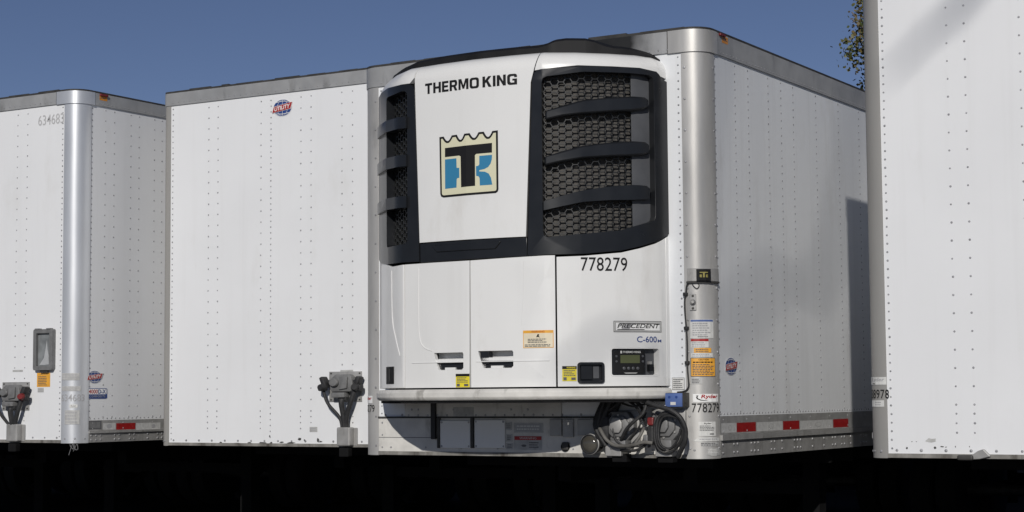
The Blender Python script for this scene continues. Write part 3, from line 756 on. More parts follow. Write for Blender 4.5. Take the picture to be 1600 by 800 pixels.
# ------------------------------------------------------------------ main trailer: lower front wall and fittings
def mb(*px): return MS.box(*px)
zs_ = CZ-.152
def sooty(base, centre, rad):
    m = MT[base].copy(); m.name = 'sooty_rail'; n = m.node_tree.nodes; L = m.node_tree.links; p = n['Principled BSDF']
    tc = n.new('ShaderNodeTexCoord'); sb = n.new('ShaderNodeVectorMath'); sb.operation = 'SUBTRACT'; sb.inputs[1].default_value = centre
    L.new(tc.outputs['Object'], sb.inputs[0]); ln = n.new('ShaderNodeVectorMath'); ln.operation = 'LENGTH'; L.new(sb.outputs[0], ln.inputs[0])
    nz = n.new('ShaderNodeTexNoise'); nz.inputs['Scale'].default_value = 9; nz.inputs['Detail'].default_value = 6; L.new(tc.outputs['Object'], nz.inputs[0])
    ad = n.new('ShaderNodeMath'); ad.operation = 'MULTIPLY_ADD'; L.new(nz.outputs['Fac'], ad.inputs[0]); ad.inputs[1].default_value = .14; L.new(ln.outputs['Value'], ad.inputs[2])
    mr = n.new('ShaderNodeMapRange'); mr.inputs[1].default_value = rad; mr.inputs[2].default_value = rad*.62; mr.inputs[3].default_value = 0; mr.inputs[4].default_value = .97; L.new(ad.outputs[0], mr.inputs[0])
    mx = n.new('ShaderNodeMix'); mx.data_type = 'RGBA'; src = p.inputs['Base Color'].links[0].from_socket
    L.new(mr.outputs[0], mx.inputs[0]); L.new(src, mx.inputs[6]); mx.inputs[7].default_value = (.008, .008, .008, 1); L.new(mx.outputs[2], p.inputs['Base Color'])
    return m
sv = on_y(945, 66, MY)-mroot.location
MAIN.rail.data.materials[0] = sooty('grey_rail', tuple(sv), .42)
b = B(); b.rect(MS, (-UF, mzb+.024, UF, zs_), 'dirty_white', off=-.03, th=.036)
b.rcol(MS, -UF+.03, mzb+.05, zs_-.03, .075, off=.006); b.rcol(MS, UF-.03, mzb+.05, zs_-.03, .06, off=.006)
b.rect(MS, (-UF, zs_-.13, -.55, zs_-.126), 'ink_dark', off=.0055, th=.001)
for k in range(9): b.rivet(MS, -UF+.1+k*.28, mzb+.05, r=.008, h=.005, off=.006)
b.link('lower_front_rail', mroot)
b = B(); b.rect(MS, (-UF, zs_+.002, UF, zs_+.012), 'dark_steel', off=0, th=.016); b.link('seam_strip', mroot)
# vents, plates and strap in the shade of the unit
for px in ((690, 657, 737, 700), (743.5, 656, 791, 700)):
    b = B(); b.rect(MS, mb(*px), 'ink_white', off=.006, th=.012); u0, z0, u1, z1 = mb(*px)
    for uu in (u0+.012, u1-.012):
        for zz in (z0+.012, z1-.012): b.rivet(MS, uu, zz, off=.018, r=.008)
    b.link('access_plate', mroot, .004)
b = B(); b.rect(MS, (mb(677, 626, 684, 686)), 'rubber', off=.012, th=.02); b.link('rubber_strap', mroot, .003)
for px in ((686, 652, 690, 700), (738, 652, 742.5, 700)):
    b = B(); b.rect(MS, mb(*px), 'dark_steel', off=.006, th=.02); b.link('upright_strip', mroot, .003)
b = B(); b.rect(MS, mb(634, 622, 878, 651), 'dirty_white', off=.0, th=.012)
for k in range(16): b.rivet(MS, mb(640+k*15, 645, 641+k*15, 647)[0], MS.inv(640+k*15, 649-k*.05)[1], off=.012, r=.008)
for x in (645, 655, 710, 800, 826): b.rivet(MS, MS.inv(x, 640)[0], MS.inv(x, 640)[1], off=.012, r=.009)
b.rect(MS, mb(710, 636, 742, 650), 'paper_aged', off=.012, th=.001)
b.link('upper_filler_panel', mroot)
b = B(); b.decal(MS, mb(804, 660.5, 850, 676), [('rect', 'paper_aged', 0, 0, 1, 1), ('rect', 'ink_grey', .06, .12, .94, .88), ('lines', 'paper_white', .1, .2, .9, .8, 2)], off=.008); b.link('data_plate', mroot)
b = B(); b.decal(MS, mb(804, 681, 848, 703), [('rect', 'paper_aged', 0, 0, 1, 1), ('rect', 'ink_red', .02, .70, .98, .97), ('text', 'paper_white', 'WARNING', .2, .76, .8, .92), ('poly', 'ink_dark', circle(.36, .30, .09)), ('lines', 'ink_dark', .55, .12, .95, .6, 3)], off=.008); b.link('warning_plate', mroot)
b = B(); b.decal(MS, mb(596, 516, 599.5, 531), [('rect', 'paper_aged', 0, 0, 1, 1), ('rect', 'ink_grey', .1, .1, .9, .9)], off=.002); b.link('small_sticker', mroot)
for px in ((790, 659, 801, 672), (792, 678, 802, 690), (792, 692, 803, 702)):
    b = B(); b.decal(MS, mb(*px), [('rect', 'paper_aged', 0, 0, 1, 1), ('lines', 'ink_dark', .15, .15, .85, .85, 3)], off=.008); b.link('small_sticker', mroot)
def wp(px, py, d): v = on_y(px, py, MY-d); return v
def zp(x, y, d): return wp(860+x/5.333, 590+y/5.333, d)        # from the enlarged crop
# dark recess plates left of the sockets
for px in ((862, 655, 880, 681), (882, 655, 898, 683), (905, 655, 935, 680)):
    b = B(); b.rect(MS, mb(*px), 'galvanised', off=.006, th=.02); b.link('cover_plate', mroot, .003)
# round work lamp
c = wp(921.5, 694, .10); LS = .80
b = B(); b.lathe(c+Vector((0, .11, 0)), (0, -1, 0), [(.045, 0), (.056, .05), (.064, .10), (.062, .118), (.057, .12), (.054, .112)], 'rubber', 28)
LAMP = b.link('work_lamp', mroot)
b = B(); b.lathe(c+Vector((0, .005, 0)), (0, -1, 0), [(.055, 0), (.052, .006), (.036, .016), (.014, .02)], 'lens_clear', 28); b.link('lens', LAMP)
b = B(); b.lathe(c+Vector((0, .008, 0)), (0, -1, 0), [(.066, 0), (.066, .010), (.060, .014), (.055, .008)], 'galvanised', 28); b.link('rim', LAMP)
b = B(); b.cube(wp(884, 697, .01), (.05, .03, .05), 'dark_steel', .008); b.lathe(wp(885, 698, 0), (0, -1, 0), [(.03, 0), (.03, .02)], 'under_black', 14); b.link('drain_hole', mroot)
# two multi-pin sockets with octagonal covers
def octo(cx, cy, w, h): return [(cx+sx*w/2, cy+sz*h/2) for sx, sz in ((-.5, -1), (.5, -1), (1, -.35), (1, .35), (.55, 1), (-.55, 1), (-1, .35), (-1, -.35))]
for (x, y, w, h, flip) in ((620, 405, .21, .185, 0), (1000, 400, .21, .185, 1)):
    c = zp(x, y, 0); b = B()
    b.prism([(c.x-.115, c.z-.12), (c.x+.115, c.z-.12), (c.x+.115, c.z+.10), (c.x-.115, c.z+.10)], MY-.03, MY-.005, 'galvanised', .004)
    b.prism(octo(c.x, c.z, w, h), MY-.085, MY-.03, 'grey_cast', .010)
    b.prism(octo(c.x, c.z+.0, w*.74, h*.70), MY-.105, MY-.08, 'grey_cast', .008)
    b.prism(octo(c.x, c.z+.008, w*.40, h*.52), MY-.125, MY-.10, 'galvanised' if not flip else 'grey_cast', .008)
    for k in range(6): b.lathe((c.x+.085*math.cos(k*PI/3+.5), MY-.085, c.z+.07*math.sin(k*PI/3+.5)), (0, -1, 0), [(.008, 0), (.008, .008)], 'galvanised', 8)
    b.cube((c.x+.005, MY-.07, c.z-.112), (.11, .09, .055), 'grey_cast', .006)
    b.link('power_socket', mroot)
    b = B(); b.cube((c.x-.03 if not flip else c.x+.0, MY-.055, mzb+.055), (.11, .10, .085), 'galvanised', .004); b.cube((c.x, MY-.045, mzb+.0), (.10, .07, .05), 'under_black', .004); b.link('cable_bracket', mroot)
# gladhand bundle and hoses
b = B(); c = zp(450, 390, .07)
for k in range(7):
    b.tube([c+Vector((random.uniform(-.05, .05), random.uniform(-.03, .04), -.13)), c+Vector((random.uniform(-.06, .06), random.uniform(-.05, .03), 0)), c+Vector((random.uniform(-.05, .08), random.uniform(-.03, .04), .14))], random.uniform(.014, .026), 'rubber')
b.cube(c+Vector((0, 0, -.02)), (.11, .10, .16), 'rubber', .03); b.link('air_coupling', mroot)
HO = [('rubber', .019, [(430, 300, .06), (500, 268, .10), (580, 205, .14), (650, 185, .15), (720, 205, .14), (765, 260, .10), (780, 330, .06)]),
      ('rubber', .014, [(640, 190, .12), (700, 230, .16), (750, 300, .12), (800, 400, .07)]),
      ('rubber', .020, [(800, 225, .15), (770, 300, .16), (690, 370, .17), (635, 430, .16), (600, 500, .13), (585, 540, .08)]),
      ('rubber', .025, [(770, 190, .16), (880, 235, .18), (1000, 270, .19), (1080, 330, .18), (1125, 430, .16), (1120, 530, .15), (1085, 610, .14), (1065, 660, .12)]),
      ('rubber', .018, [(1080, 330, .15), (1000, 290, .14), (920, 310, .14), (875, 400, .14), (870, 500, .14), (900, 590, .13), (960, 625, .12), (1020, 610, .12), (1080, 540, .13), (1105, 440, .14), (1070, 340, .15), (980, 300, .16), (905, 335, .16), (885, 450, .16), (905, 560, .15), (960, 600, .14)]),
      ('worn_hose', .019, [(400, 400, .10), (425, 450, .14), (470, 520, .15), (540, 565, .15), (620, 570, .15), (700, 560, .16), (770, 540, .16), (850, 545, .14)]),
      ('worn_hose', .017, [(780, 420, .10), (750, 480, .13), (700, 560, .14), (660, 620, .12)]),
      ('rubber', .012, [(540, 330, .10), (525, 430, .12), (545, 520, .12), (600, 560, .11)]),
      ('rubber', .013, [(1075, 345, .17), (985, 318, .16), (925, 345, .16), (900, 450, .16), (915, 545, .16), (955, 585, .15), (1010, 585, .14), (1060, 520, .15), (1085, 430, .16)]),
      ('rubber', .010, [(890, 300, .10), (862, 400, .11), (866, 520, .11), (895, 620, .10)]),
      ('rubber', .012, [(510, 300, .08), (470, 360, .10), (440, 430, .10), (415, 470, .08)]),
      ('rubber', .011, [(600, 215, .10), (690, 240, .12), (780, 225, .14), (850, 235, .13)]),
      ('rubber', .010, [(660, 520, .10), (720, 440, .12), (760, 370, .12), (800, 290, .10)]),
      ('worn_hose', .009, [(905, 600, .12), (960, 618, .13), (1030, 590, .13)]),
      ('rubber', .020, [(880, 330, .10), (868, 420, .11), (880, 540, .11)]),
      ('galvanised', .006, [(830, 205, .17), (900, 250, .18), (960, 275, .18)]),
      ('rubber', .015, [(560, 600, .08), (650, 610, .13), (730, 600, .13), (800, 550, .12), (830, 470, .09)])]
for m, r_, pts in HO:
    b = B(); b.tube([zp(*p) for p in pts], r_*.58, m); b.link('hose', mroot)
b = B(); v = zp(840, 350, .05); b.prism([(v.x-.05, v.z-.08), (v.x+.04, v.z-.08), (v.x+.05, v.z+.08), (v.x-.05, v.z+.08)], MY-.02, MY-.008, 'paper_aged', .002); b.link('mounting_plate', mroot)
b = B(); v = zp(845, 365, .09); b.cube(v, (.045, .05, .05), 'red_knob', .01); b.cube(v+Vector((0, .0, -.08)), (.05, .06, .11), 'rubber', .014); b.cube(v+Vector((-.03, -.01, -.12)), (.035, .05, .08), 'grey_cast', .01); b.link('gladhand', mroot)
# blue box
b = B(); bx = mb(1044, 614, 1069, 635); c0 = wp(1053, 625, .10); b.cube(c0+Vector((0, .055, 0)), (.118, .10, .088), 'dark_steel', .004)
b.prism([(c0.x-.056, c0.z-.041), (c0.x+.056, c0.z-.041), (c0.x+.056, c0.z+.041), (c0.x-.056, c0.z+.041)], MY-.106, MY-.09, 'box_blue', .002)
for x in (-.028, .02): b.lathe(c0+Vector((x, -.005, .018)), (0, -1, 0), [(.008, 0), (.008, .004)], 'ink_blue', 10)
b.prism([(c0.x-.02, c0.z-.03), (c0.x+.015, c0.z-.03), (c0.x+.015, c0.z-.012), (c0.x-.02, c0.z-.012)], MY-.108, MY-.105, 'paper_white')
b.link('junction_box', mroot)
b = B(); b.decal(MS, mb(1050.5, 590, 1070, 609), [('rect', 'ink_dark', 0, 0, 1, 1), ('rect', 'paper_white', .03, .03, .97, .97), ('lines', 'ink_dark', .1, .1, .9, .92, 5)], off=.004); b.link('notice_sticker', mroot)
# corner post: bracket, indicator box, latch, cable, stickers
bx = mb(1075, 419.5, 1119, 439.5)
b = B(); b.rect(MS, bx, 'galvanised', off=.006, th=.012, smooth=True); b.rect(MS, (bx[0]-.004, bx[1]-.012, bx[2], bx[1]), 'dark_steel', off=.006, th=.018, smooth=True); b.link('post_bracket', mroot, .002)
bx = mb(1088, 421, 1105, 439); b = B(); b.rect(MS, bx, 'ink_black', off=.018, th=.025)
uu0, zz0, uu1, zz1 = bx; g = lambda x, y: (uu0+x*(uu1-uu0), zz0+y*(zz1-zz0))
for pl in (((.22, .66), (.78, .66), (.78, .75), (.22, .75)), ((.44, .28), (.56, .28), (.56, .66), (.44, .66)), ((.22, .28), (.36, .28), (.36, .52), (.22, .52)), ((.64, .28), (.78, .28), (.78, .36), (.70, .40), (.78, .44), (.78, .52), (.64, .52))): b.sheet(MS, [g(*p) for p in pl], 'dim_yellow', off=.0436)
b.link('status_indicator', mroot)
b = B(); bx = mb(1078.5, 459.5, 1088, 485); b.rect(MS, bx, 'galvanised', off=.006, th=.008); cu, cz_ = (bx[0]+bx[2])/2, (bx[1]+bx[3])/2
nn = MS.N(cu); b.lathe(MS.P(cu, cz_, .012), nn, [(.018, 0), (.018, .012), (.010, .02), (.010, .03)], 'galvanised', 14)
for k in (-1, 1): b.rivet(MS, cu, cz_+k*.038, off=.014, r=.009, m='dark_steel')
b.link('post_latch', mroot, .002)
b = B(); b.tube([MS.P(*MS.inv(x, y), .018) for x, y in ((1080, 440), (1075, 446), (1073.5, 458), (1071.5, 470), (1072, 490), (1074, 512), (1075.5, 540), (1075.5, 570), (1077, 590), (1077.5, 604), (1072, 611), (1060, 613))], .0055, 'rubber')
for x, y in ((1072.5, 460), (1074, 513), (1075.3, 567)): b.cube(MS.P(*MS.inv(x, y), .014), (.026, .03, .022), 'rubber', .004)
b.link('indicator_cable', mroot)
b = B(); b.tube([MS.P(*MS.inv(x, y), .014) for x, y in ((1081, 440), (1084, 447), (1089, 451), (1092, 446), (1089, 440))], .003, 'dark_steel'); b.link('wire_loop', mroot)
PO = .0085
def post_label(name, px, items): 
    b = B(); b.decal(MS, mb(*px), items, off=PO); return b.link(name, mroot)
post_label('paper_label', (1079, 499, 1113, 528.5), [('rect', 'paper_white', 0, 0, 1, 1), ('rect', 'box_blue', .02, .88, .98, .98), ('lines', 'ink_grey', .1, .12, .9, .84, 6), ('lines', 'ink_dark', .3, .04, .8, .12, 1)])
post_label('paper_label', (1080, 529.5, 1106, 543), [('rect', 'paper_white', 0, 0, 1, 1), ('rect', 'ink_red', 0, .72, 1, 1), ('lines', 'ink_grey', .05, .08, .95, .66, 3)])
post_label('paper_label', (1084.5, 543.8, 1110, 551), [('rect', 'label_orange', 0, 0, 1, 1), ('lines', 'ink_dark', .1, .1, .9, .9, 2)])
post_label('paper_label', (1080.5, 551.8, 1112, 558.2), [('rect', 'paper_white', 0, 0, 1, 1), ('lines', 'ink_grey', .05, .1, .95, .9, 2)])
post_label('caution_label', (1079.5, 559, 1116, 588.5), [('rect', 'ink_dark', 0, 0, 1, 1), ('rect', 'label_orange', .03, .03, .97, .97), ('text', 'ink_black', 'CAUTION', .3, .86, .7, .94, dict(bold=.02)), ('lines', 'ink_black', .1, .70, .9, .83, 1), ('lines', 'ink_dark', .08, .08, .92, .68, 7)])
post_label('paper_label', (1080, 590.5, 1097, 600), [('rect', 'paper_aged', 0, 0, 1, 1), ('lines', 'ink_dark', .1, .1, .9, .9, 3)])
def ryder(px, root=None):
    post_label('company_sticker', px, [('rect', 'ink_white', 0, 0, 1, 1), ('poly', 'ink_black', [(.10, .84), (.20, .80), (.16, .62), (.18, .45), (.28, .28), (.44, .20), (.54, .22), (.44, .13), (.26, .18), (.14, .36), (.11, .60), (.14, .76)]), ('text', 'ink_red', 'Ryder', .28, .32, .95, .92, dict(bold=.03, shear=.15))])
ryder((1083, 615.5, 1120, 628))
post_label('fleet_number', (1081.5, 630, 1121.5, 644.5), [('text', 'ink_black', '778279', 0, 0, 1, 1, dict(bold=.004, space=1.05))])
post_label('paper_label', (1091.5, 659, 1116.5, 681.5), [('rect', 'paper_white', 0, 0, 1, 1), ('text', 'ink_black', 'Ryder', .3, .80, .72, .94, dict(bold=.02)), ('lines', 'ink_dark', .06, .36, .94, .76, 4), ('lines', 'ink_dark', .6, .05, .95, .25, 1)])
post_label('torn_label', (1084, 683, 1122, 690), [('poly', 'paper_white', [(0, .1), (.2, .0), (.5, .12), (1, .05), (.98, .8), (.6, .95), (.15, .9)]), ('lines', 'ink_grey', .2, .3, .9, .8, 1)])
post_label('torn_label', (1095, 691, 1121, 697), [('rect', 'paper_aged', 0, 0, 1, 1), ('lines', 'ink_dark', .0, .1, 1, .9, 2)])
post_label('torn_label', (1103, 698, 1123, 713), [('poly', 'paper_aged', [(0, .2), (.4, .0), (1, .1), (.98, .9), (.5, .8), (.2, .95)]), ('lines', 'paper_white', .1, .3, .9, .8, 3)])
# left post of the main trailer
b = B(); bxl = mb(577, 618.5, 583.5, 630); b.decal(MS, (bxl[0]-.10, bxl[1], bxl[2], bxl[3]), [('rect', 'ink_white', 0, 0, 1, 1), ('text', 'ink_red', 'Ryder', .28, .3, .95, .9, dict(bold=.03, shear=.15))], off=PO); b.link('company_sticker', mroot)
bxl = mb(577, 632.5, 586.5, 644); b = B(); b.decal(MS, (bxl[2]-.16, bxl[1], bxl[2], bxl[3]), [('text', 'ink_black', '778279', 0, 0, 1, 1, dict(bold=.004, space=1.05))], off=PO); b.link('fleet_number', mroot)
# side of the main trailer: reflectors, globe, orange marker
SO = .0045
for px in ((1150, 660, 1180, 674.5), (1222.5, 657.5, 1248, 671), (1301, 654.5, 1324.5, 667.5)):
    b = B(); b.decal(MS, mb(*px), [('rect', 'reflector_red', 0, 0, 1, 1)], off=SO); b.link('reflector_strip', mroot)
for px in ((1126, 661, 1150, 676), (1181, 659, 1222, 673), (1249, 656.5, 1300, 670)):
    b = B(); b.decal(MS, mb(*px), [('rect', 'reflector_white', 0, 0, 1, 1), ('poly', 'paper_aged', circle(.55, .5, .10, .3)), ('poly', 'reflector_white', circle(.55, .5, .07, .22))], off=SO); b.link('reflector_strip', mroot)
globe('maker_badge', MS, mb(1132, 558.5, 1151, 586.5), mroot)
b = B(); b.decal(MS, mb(1125, 58, 1134.5, 68.5), [('rect', 'amber', 0, 0, 1, 1), ('lines', 'ink_dark', .1, .3, .9, .8, 2)], off=.013); b.link('orange_sticker', mroot)
b = B(); v = MS.P(*MS.inv(1121, 53), .02); b.cube(v+Vector((0, .03, -.005)), (.018, .08, .018), 'red_knob', .006); b.link('marker_light', mroot)

# ------------------------------------------------------------------ nose boxes on the two plain trailers
def nosebox(T, c, red, wide=1.28, sc=1.):
    """c: centre of the plate on the wall"""
    def fin(b):
        for v in b.bm.verts: v.co.x = c.x+(v.co.x-c.x)*wide
        return b
    root, Y = T.root, T.Y; w, h = .245*sc, .235*sc
    b = B(); b.prism([(c.x-w/2, c.z-h/2), (c.x+w/2, c.z-h/2), (c.x+w/2, c.z+h/2), (c.x-w/2, c.z+h/2)], Y-.008, Y, 'galvanised', .001)
    for sx in (-1, 1):
        for sz in (-1, 1): b.lathe((c.x+sx*(w/2-.015), Y-.008, c.z+sz*(h/2-.015)), (0, -1, 0), [(.007, 0), (.005, .005)], 'dark_steel', 8)
    P = fin(b).link('connector_plate', root)
    b = B(); x, zc = c.x+.005, c.z+.02
    b.prism([(x-.075, zc-.06), (x+.07, zc-.06), (x+.09, zc-.02), (x+.075, zc+.055), (x+.05, zc+.075), (x-.045, zc+.075), (x-.085, zc+.035), (x-.085, zc-.03)], Y-.075, Y-.008, 'grey_cast', .008)
    b.lathe((x-.045, Y-.075, zc+.012), (0, -1, 0), [(.034, 0), (.034, .02), (.028, .03)], 'grey_cast', 16)
    b.prism([(x-.012, zc-.045), (x+.05, zc-.035), (x+.055, zc+.055), (x-.005, zc+.06)], Y-.092, Y-.07, 'grey_cast', .006)
    b.cube((x-.02, Y-.05, zc-.085), (.10, .07, .04), 'grey_cast', .006); b.cube((x, Y-.04, zc-.115), (.06, .05, .04), 'rubber', .008)
    fin(b).link('nose_box', P)
    for s, m in ((-1, 'rubber'), (1, 'red_knob' if red else 'rubber')):
        b = B(); gx = c.x+s*.125
        b.cube((gx, Y-.06, c.z+.035), (.035, .07, .09), 'rubber', .012, Matrix.Rotation(s*.35, 3, 'Y')); b.cube((gx+s*.01, Y-.07, c.z-.01), (.055, .05, .05), 'rubber', .012); b.lathe((gx, Y-.10, c.z-.005), (.2*s, -1, .1), [(.028, -.03), (.03, 0), (.022, .02)], m, 14)
        b.cube((gx-s*.03, Y-.045, c.z+.04), (.05, .03, .025), m, .006)
        fin(b).link('gladhand', P)
    zc2 = T.zb+.02
    for k, (dx, r_) in enumerate(((-.13, .0115), (.012, .019), (.105, .017))):
        b = B(); b.tube([(c.x+dx, Y-.07, c.z-.03 if abs(dx) > .05 else c.z-.10), (c.x+dx*.72, Y-.075, c.z-.13), (c.x+.012+dx*.22, Y-.055, c.z-.24), (c.x+.015+dx*.14, Y-.04, zc2+.10), (c.x+.015+dx*.14, Y-.04, zc2+.03)], r_, 'rubber'); fin(b).link('hose', P)
    b = B(); cx = c.x+.02
    b.prism([(cx-.05, zc2-.01), (cx+.05, zc2-.01), (cx+.05, zc2+.135), (cx-.05, zc2+.135)], Y-.075, Y-.008, 'galvanised', .010); b.cube((cx+.056, Y-.012, zc2+.06), (.03, .012, .14), 'galvanised', .002)
    b.cube((cx, Y-.04, T.zb-.04), (.07, .06, .07), 'under_black', .008)
    fin(b).link('conduit_cover', P, 0)
nosebox(SECOND, on_y(540.5, 604, Y2), False)
nosebox(LEFT, on_y(25.5, 619, Y3), True)
def grime(T, S, pxs, off=.001, m='dark_steel'):
    random.seed(11)
    for (x, y, w, h) in pxs:
        b = B(); n = 9; pts = [S.inv(x+w*math.cos(2*PI*i/n)*random.uniform(.5, 1), y+h*math.sin(2*PI*i/n)*random.uniform(.5, 1)) for i in range(n)]
        b.sheet(S, pts, m, off=off); b.link('paint_chip', T.root)
S2, S3, S4 = SECOND.S, LEFT.S, RIGHT.S
globe('maker_badge', S2, S2.box(426, 155, 457.5, 182), SECOND.root)
b = B(); b.decal(S2, S2.box(484, 667, 496, 675), [('rect', 'paper_aged', 0, 0, 1, 1), ('lines', 'ink_grey', .1, .1, .9, .9, 2)], off=.002); b.link('small_sticker', SECOND.root)
b = B(); b.decal(S2, S2.box(532, 578, 552, 581), [('rect', 'paper_aged', 0, 0, 1, 1)], off=.002); b.link('small_sticker', SECOND.root)
grime(SECOND, S2, [(468, 686, 3.5, 3), (476, 688, 2, 2), (497, 688, 2, 5), (440, 691, 4, 2), (424, 692, 3, 2), (390, 692, 5, 1.5), (455, 692, 8, 1.5), (370, 692.5, 7, 1.3), (410, 692, 9, 1.5), (345, 692, 3, 2), (500, 690, 5, 1.5), (421.5, 682, 1.5, 2.5)])
# left trailer: document box, labels, number, badges
b = B(); c = on_y(71.5, 547, Y3)
bx = S3.box(57.5, 514.5, 87, 578.5); g3 = lambda x, y: (bx[0]+x*(bx[2]-bx[0]), bx[1]+y*(bx[3]-bx[1]))
ol = [g3(*p) for p in rounded(0, 0, 1, 1, .06)]; il = [g3(*p) for p in ((.16, .10), (.84, .10), (.84, .90), (.16, .90))]
b.sheet(S3, ol, 'grey_cast', [il], off=0, th=.045); b.sheet(S3, inset(ol, .004), 'grey_cast', off=0, th=.006)
for x in (.2, .8): b.rect(S3, (*g3(x-.1, .985), *g3(x+.1, 1.02)), 'grey_cast', off=.01, th=.04)
b.rect(S3, (*g3(.3, -.05), *g3(.7, 0)), 'dark_steel', off=.01, th=.02)
DB = b.link('document_box', LEFT.root, .004)
b = B(); b.sheet(S3, inset(il, -.002), 'clear_window', off=.012, th=.006)
b.sheet(S3, [g3(*p) for p in ((.24, .13), (.70, .13), (.74, .30), (.66, .50), (.62, .72), (.56, .52), (.48, .30))], 'crumpled_film', off=.018, th=.003)
b.sheet(S3, [g3(*p) for p in ((.55, .16), (.80, .13), (.70, .36), (.62, .30))], 'crumpled_film', off=.0215, th=.004)
b.link('clear_cover', DB)
def lab3(nm, px, it, off=.002): b = B(); b.decal(S3, S3.box(*px), it, off=off); return b.link(nm, LEFT.root)
lab3('caution_label', (58, 582.5, 78.5, 604.5), [('rect', 'label_orange', 0, 0, 1, 1), ('text', 'ink_dark', 'CAUTION', .2, .84, .8, .94), ('lines', 'ink_dark', .1, .08, .9, .78, 6)])
lab3('small_sticker', (59, 606, 68.5, 613), [('rect', 'paper_aged', 0, 0, 1, 1), ('lines', 'ink_grey', .1, .1, .9, .9, 2)])
lab3('small_sticker', (20, 578, 36, 581), [('rect', 'paper_aged', 0, 0, 1, 1)])
lab3('fleet_number', (60, 178.5, 100, 194.5), [('text', 'ink_pale', '634683', 0, 0, 1, 1, dict(bold=.004))])
lab3('fleet_number', (97, 616, 131, 627), [('text', 'ink_grey', '634683', 0, 0, 1, 1, dict(bold=.004))], .009)
for px in ((98, 583, 124, 594), (98, 603.5, 126, 611), (102, 641, 124, 663)): lab3('worn_sticker', px, [('rect', 'paper_aged', 0, 0, 1, 1), ('lines', 'ink_grey', .05, .05, .95, .95, 4)], .009)
lab3('paper_label', (109, 632, 121, 637), [('rect', 'paper_white', 0, 0, 1, 1), ('text', 'ink_dark', 'Ryder', .2, .2, .8, .8)], .009)
globe('maker_badge', S3, S3.box(135.5, 579, 159.5, 599), LEFT.root)
lab3('model_badge', (136, 606.5, 167, 623), [('poly', 'ink_blue', rounded(0, 0, 1, 1, .1)), ('poly', 'ink_white', rounded(.03, .42, .97, .94, .08)), ('text', 'ink_red', '4000', .07, .48, .52, .88, dict(bold=.02)), ('text', 'ink_blue', 'D-X', .54, .48, .93, .88, dict(bold=.02)), ('text', 'paper_aged', 'COMPOSITE', .1, .12, .9, .32, dict(space=1.2))], .003)
lab3('reflector_strip', (181, 661, 211, 671), [('rect', 'reflector_red', 0, 0, 1, 1)], SO); lab3('reflector_strip', (212, 660.5, 250, 671), [('rect', 'reflector_white', 0, 0, 1, 1), ('poly', 'ink_grey', circle(.72, .5, .08, .3))], SO)
lab3('side_marker', (136.5, 657.5, 158, 671), [('rect', 'ink_dark', 0, 0, 1, 1), ('rect', 'grey_cast', .1, .15, .9, .85)], SO)
lab3('reflector_strip', (160, 661, 180, 671), [('rect', 'reflector_white', 0, 0, 1, 1), ('poly', 'ink_grey', circle(.5, .5, .2, .35))], SO)
lab3('orange_sticker', (154, 151, 166, 157.5), [('rect', 'amber', 0, 0, 1, 1), ('lines', 'ink_dark', .1, .3, .9, .8, 2)], .013)
b = B(); v = S3.P(*S3.inv(160, 149), .02); b.cube(v+Vector((0, .0, -.003)), (.02, .09, .02), 'red_knob', .006); b.link('marker_light', LEFT.root)
b = B(); p0 = S3.P(*S3.inv(106, 692), -.02); 
for k in range(2): b.tube([p0+Vector((.05*k, 0, .02)), p0+Vector((.05*k+.02, 0, -.03-.02*k)), p0+Vector((.05*k+.05, 0, -.05)), p0+Vector((.05*k+.04, 0, -.01)), p0+Vector((.05*k, 0, -.10+.03*k))], .0014, 'ink_grey', 5)
b.link('loose_wire', LEFT.root)
# right trailer: post decals and bottom damage
def lab4(nm, px, it, off=.009): b = B(); u0, z0, u1, z1 = S4.box(*px); b.decal(S4, (u1-(px[4] if len(px) > 4 else u1-u0), z0, u1, z1), it, off=off); return b.link(nm, RIGHT.root)
def post4(nm, x1, y0, y1, wd, it):
    u1 = S4.inv(x1, (y0+y1)/2)[0]; z0, z1 = S4.inv(x1, y1)[1], S4.inv(x1, y0)[1]
    b = B(); b.decal(S4, (u1-wd, z0, u1, z1), it, off=.009); return b.link(nm, RIGHT.root)
post4('company_sticker', 1386, 589, 601, .15, [('rect', 'paper_white', 0, 0, 1, 1), ('text', 'ink_grey', 'Ryder', .28, .3, .92, .9, dict(bold=.02, shear=.15)), ('poly', 'ink_black', [(.36, .1), (.5, .06), (.52, .16), (.4, .2)])])
post4('fleet_number', 1390, 608.5, 622.5, .16, [('text', 'ink_black', '638978', 0, 0, 1, 1, dict(bold=.004, space=1.05))])
post4('small_sticker', 1382.5, 625.5, 635.5, .10, [('rect', 'paper_white', 0, 0, 1, 1), ('lines', 'ink_grey', .4, .15, .95, .85, 2)])
grime(RIGHT, S4, [(1454, 688, 11, 4.5)], m='paper_aged')
grime(RIGHT, S4, [(1417, 700, 2, 2.5), (1461, 700, 3, 3), (1472, 698, 3, 1.5), (1478, 698.5, 2, 1), (1493, 698, 1, 2), (1515, 698, 1, 1.5), (1425, 690, 1, 1), (1432, 690, 1.2, .8)])
b = B(); c = on_y(1524, 710, Y4-.01); b.prism([(c.x-.05, c.z-.03), (c.x+.03, c.z-.025), (c.x+.09, c.z-.01), (c.x+.05, c.z+.03), (c.x+.02, c.z+.02), (c.x-.01, c.z+.0)], Y4-.03, Y4-.005, 'galvanised', .004); b.cube(c+Vector((-.05, -.015, -.018)), (.09, .04, .03), 'dark_steel', .01); b.link('bent_sill', RIGHT.root)

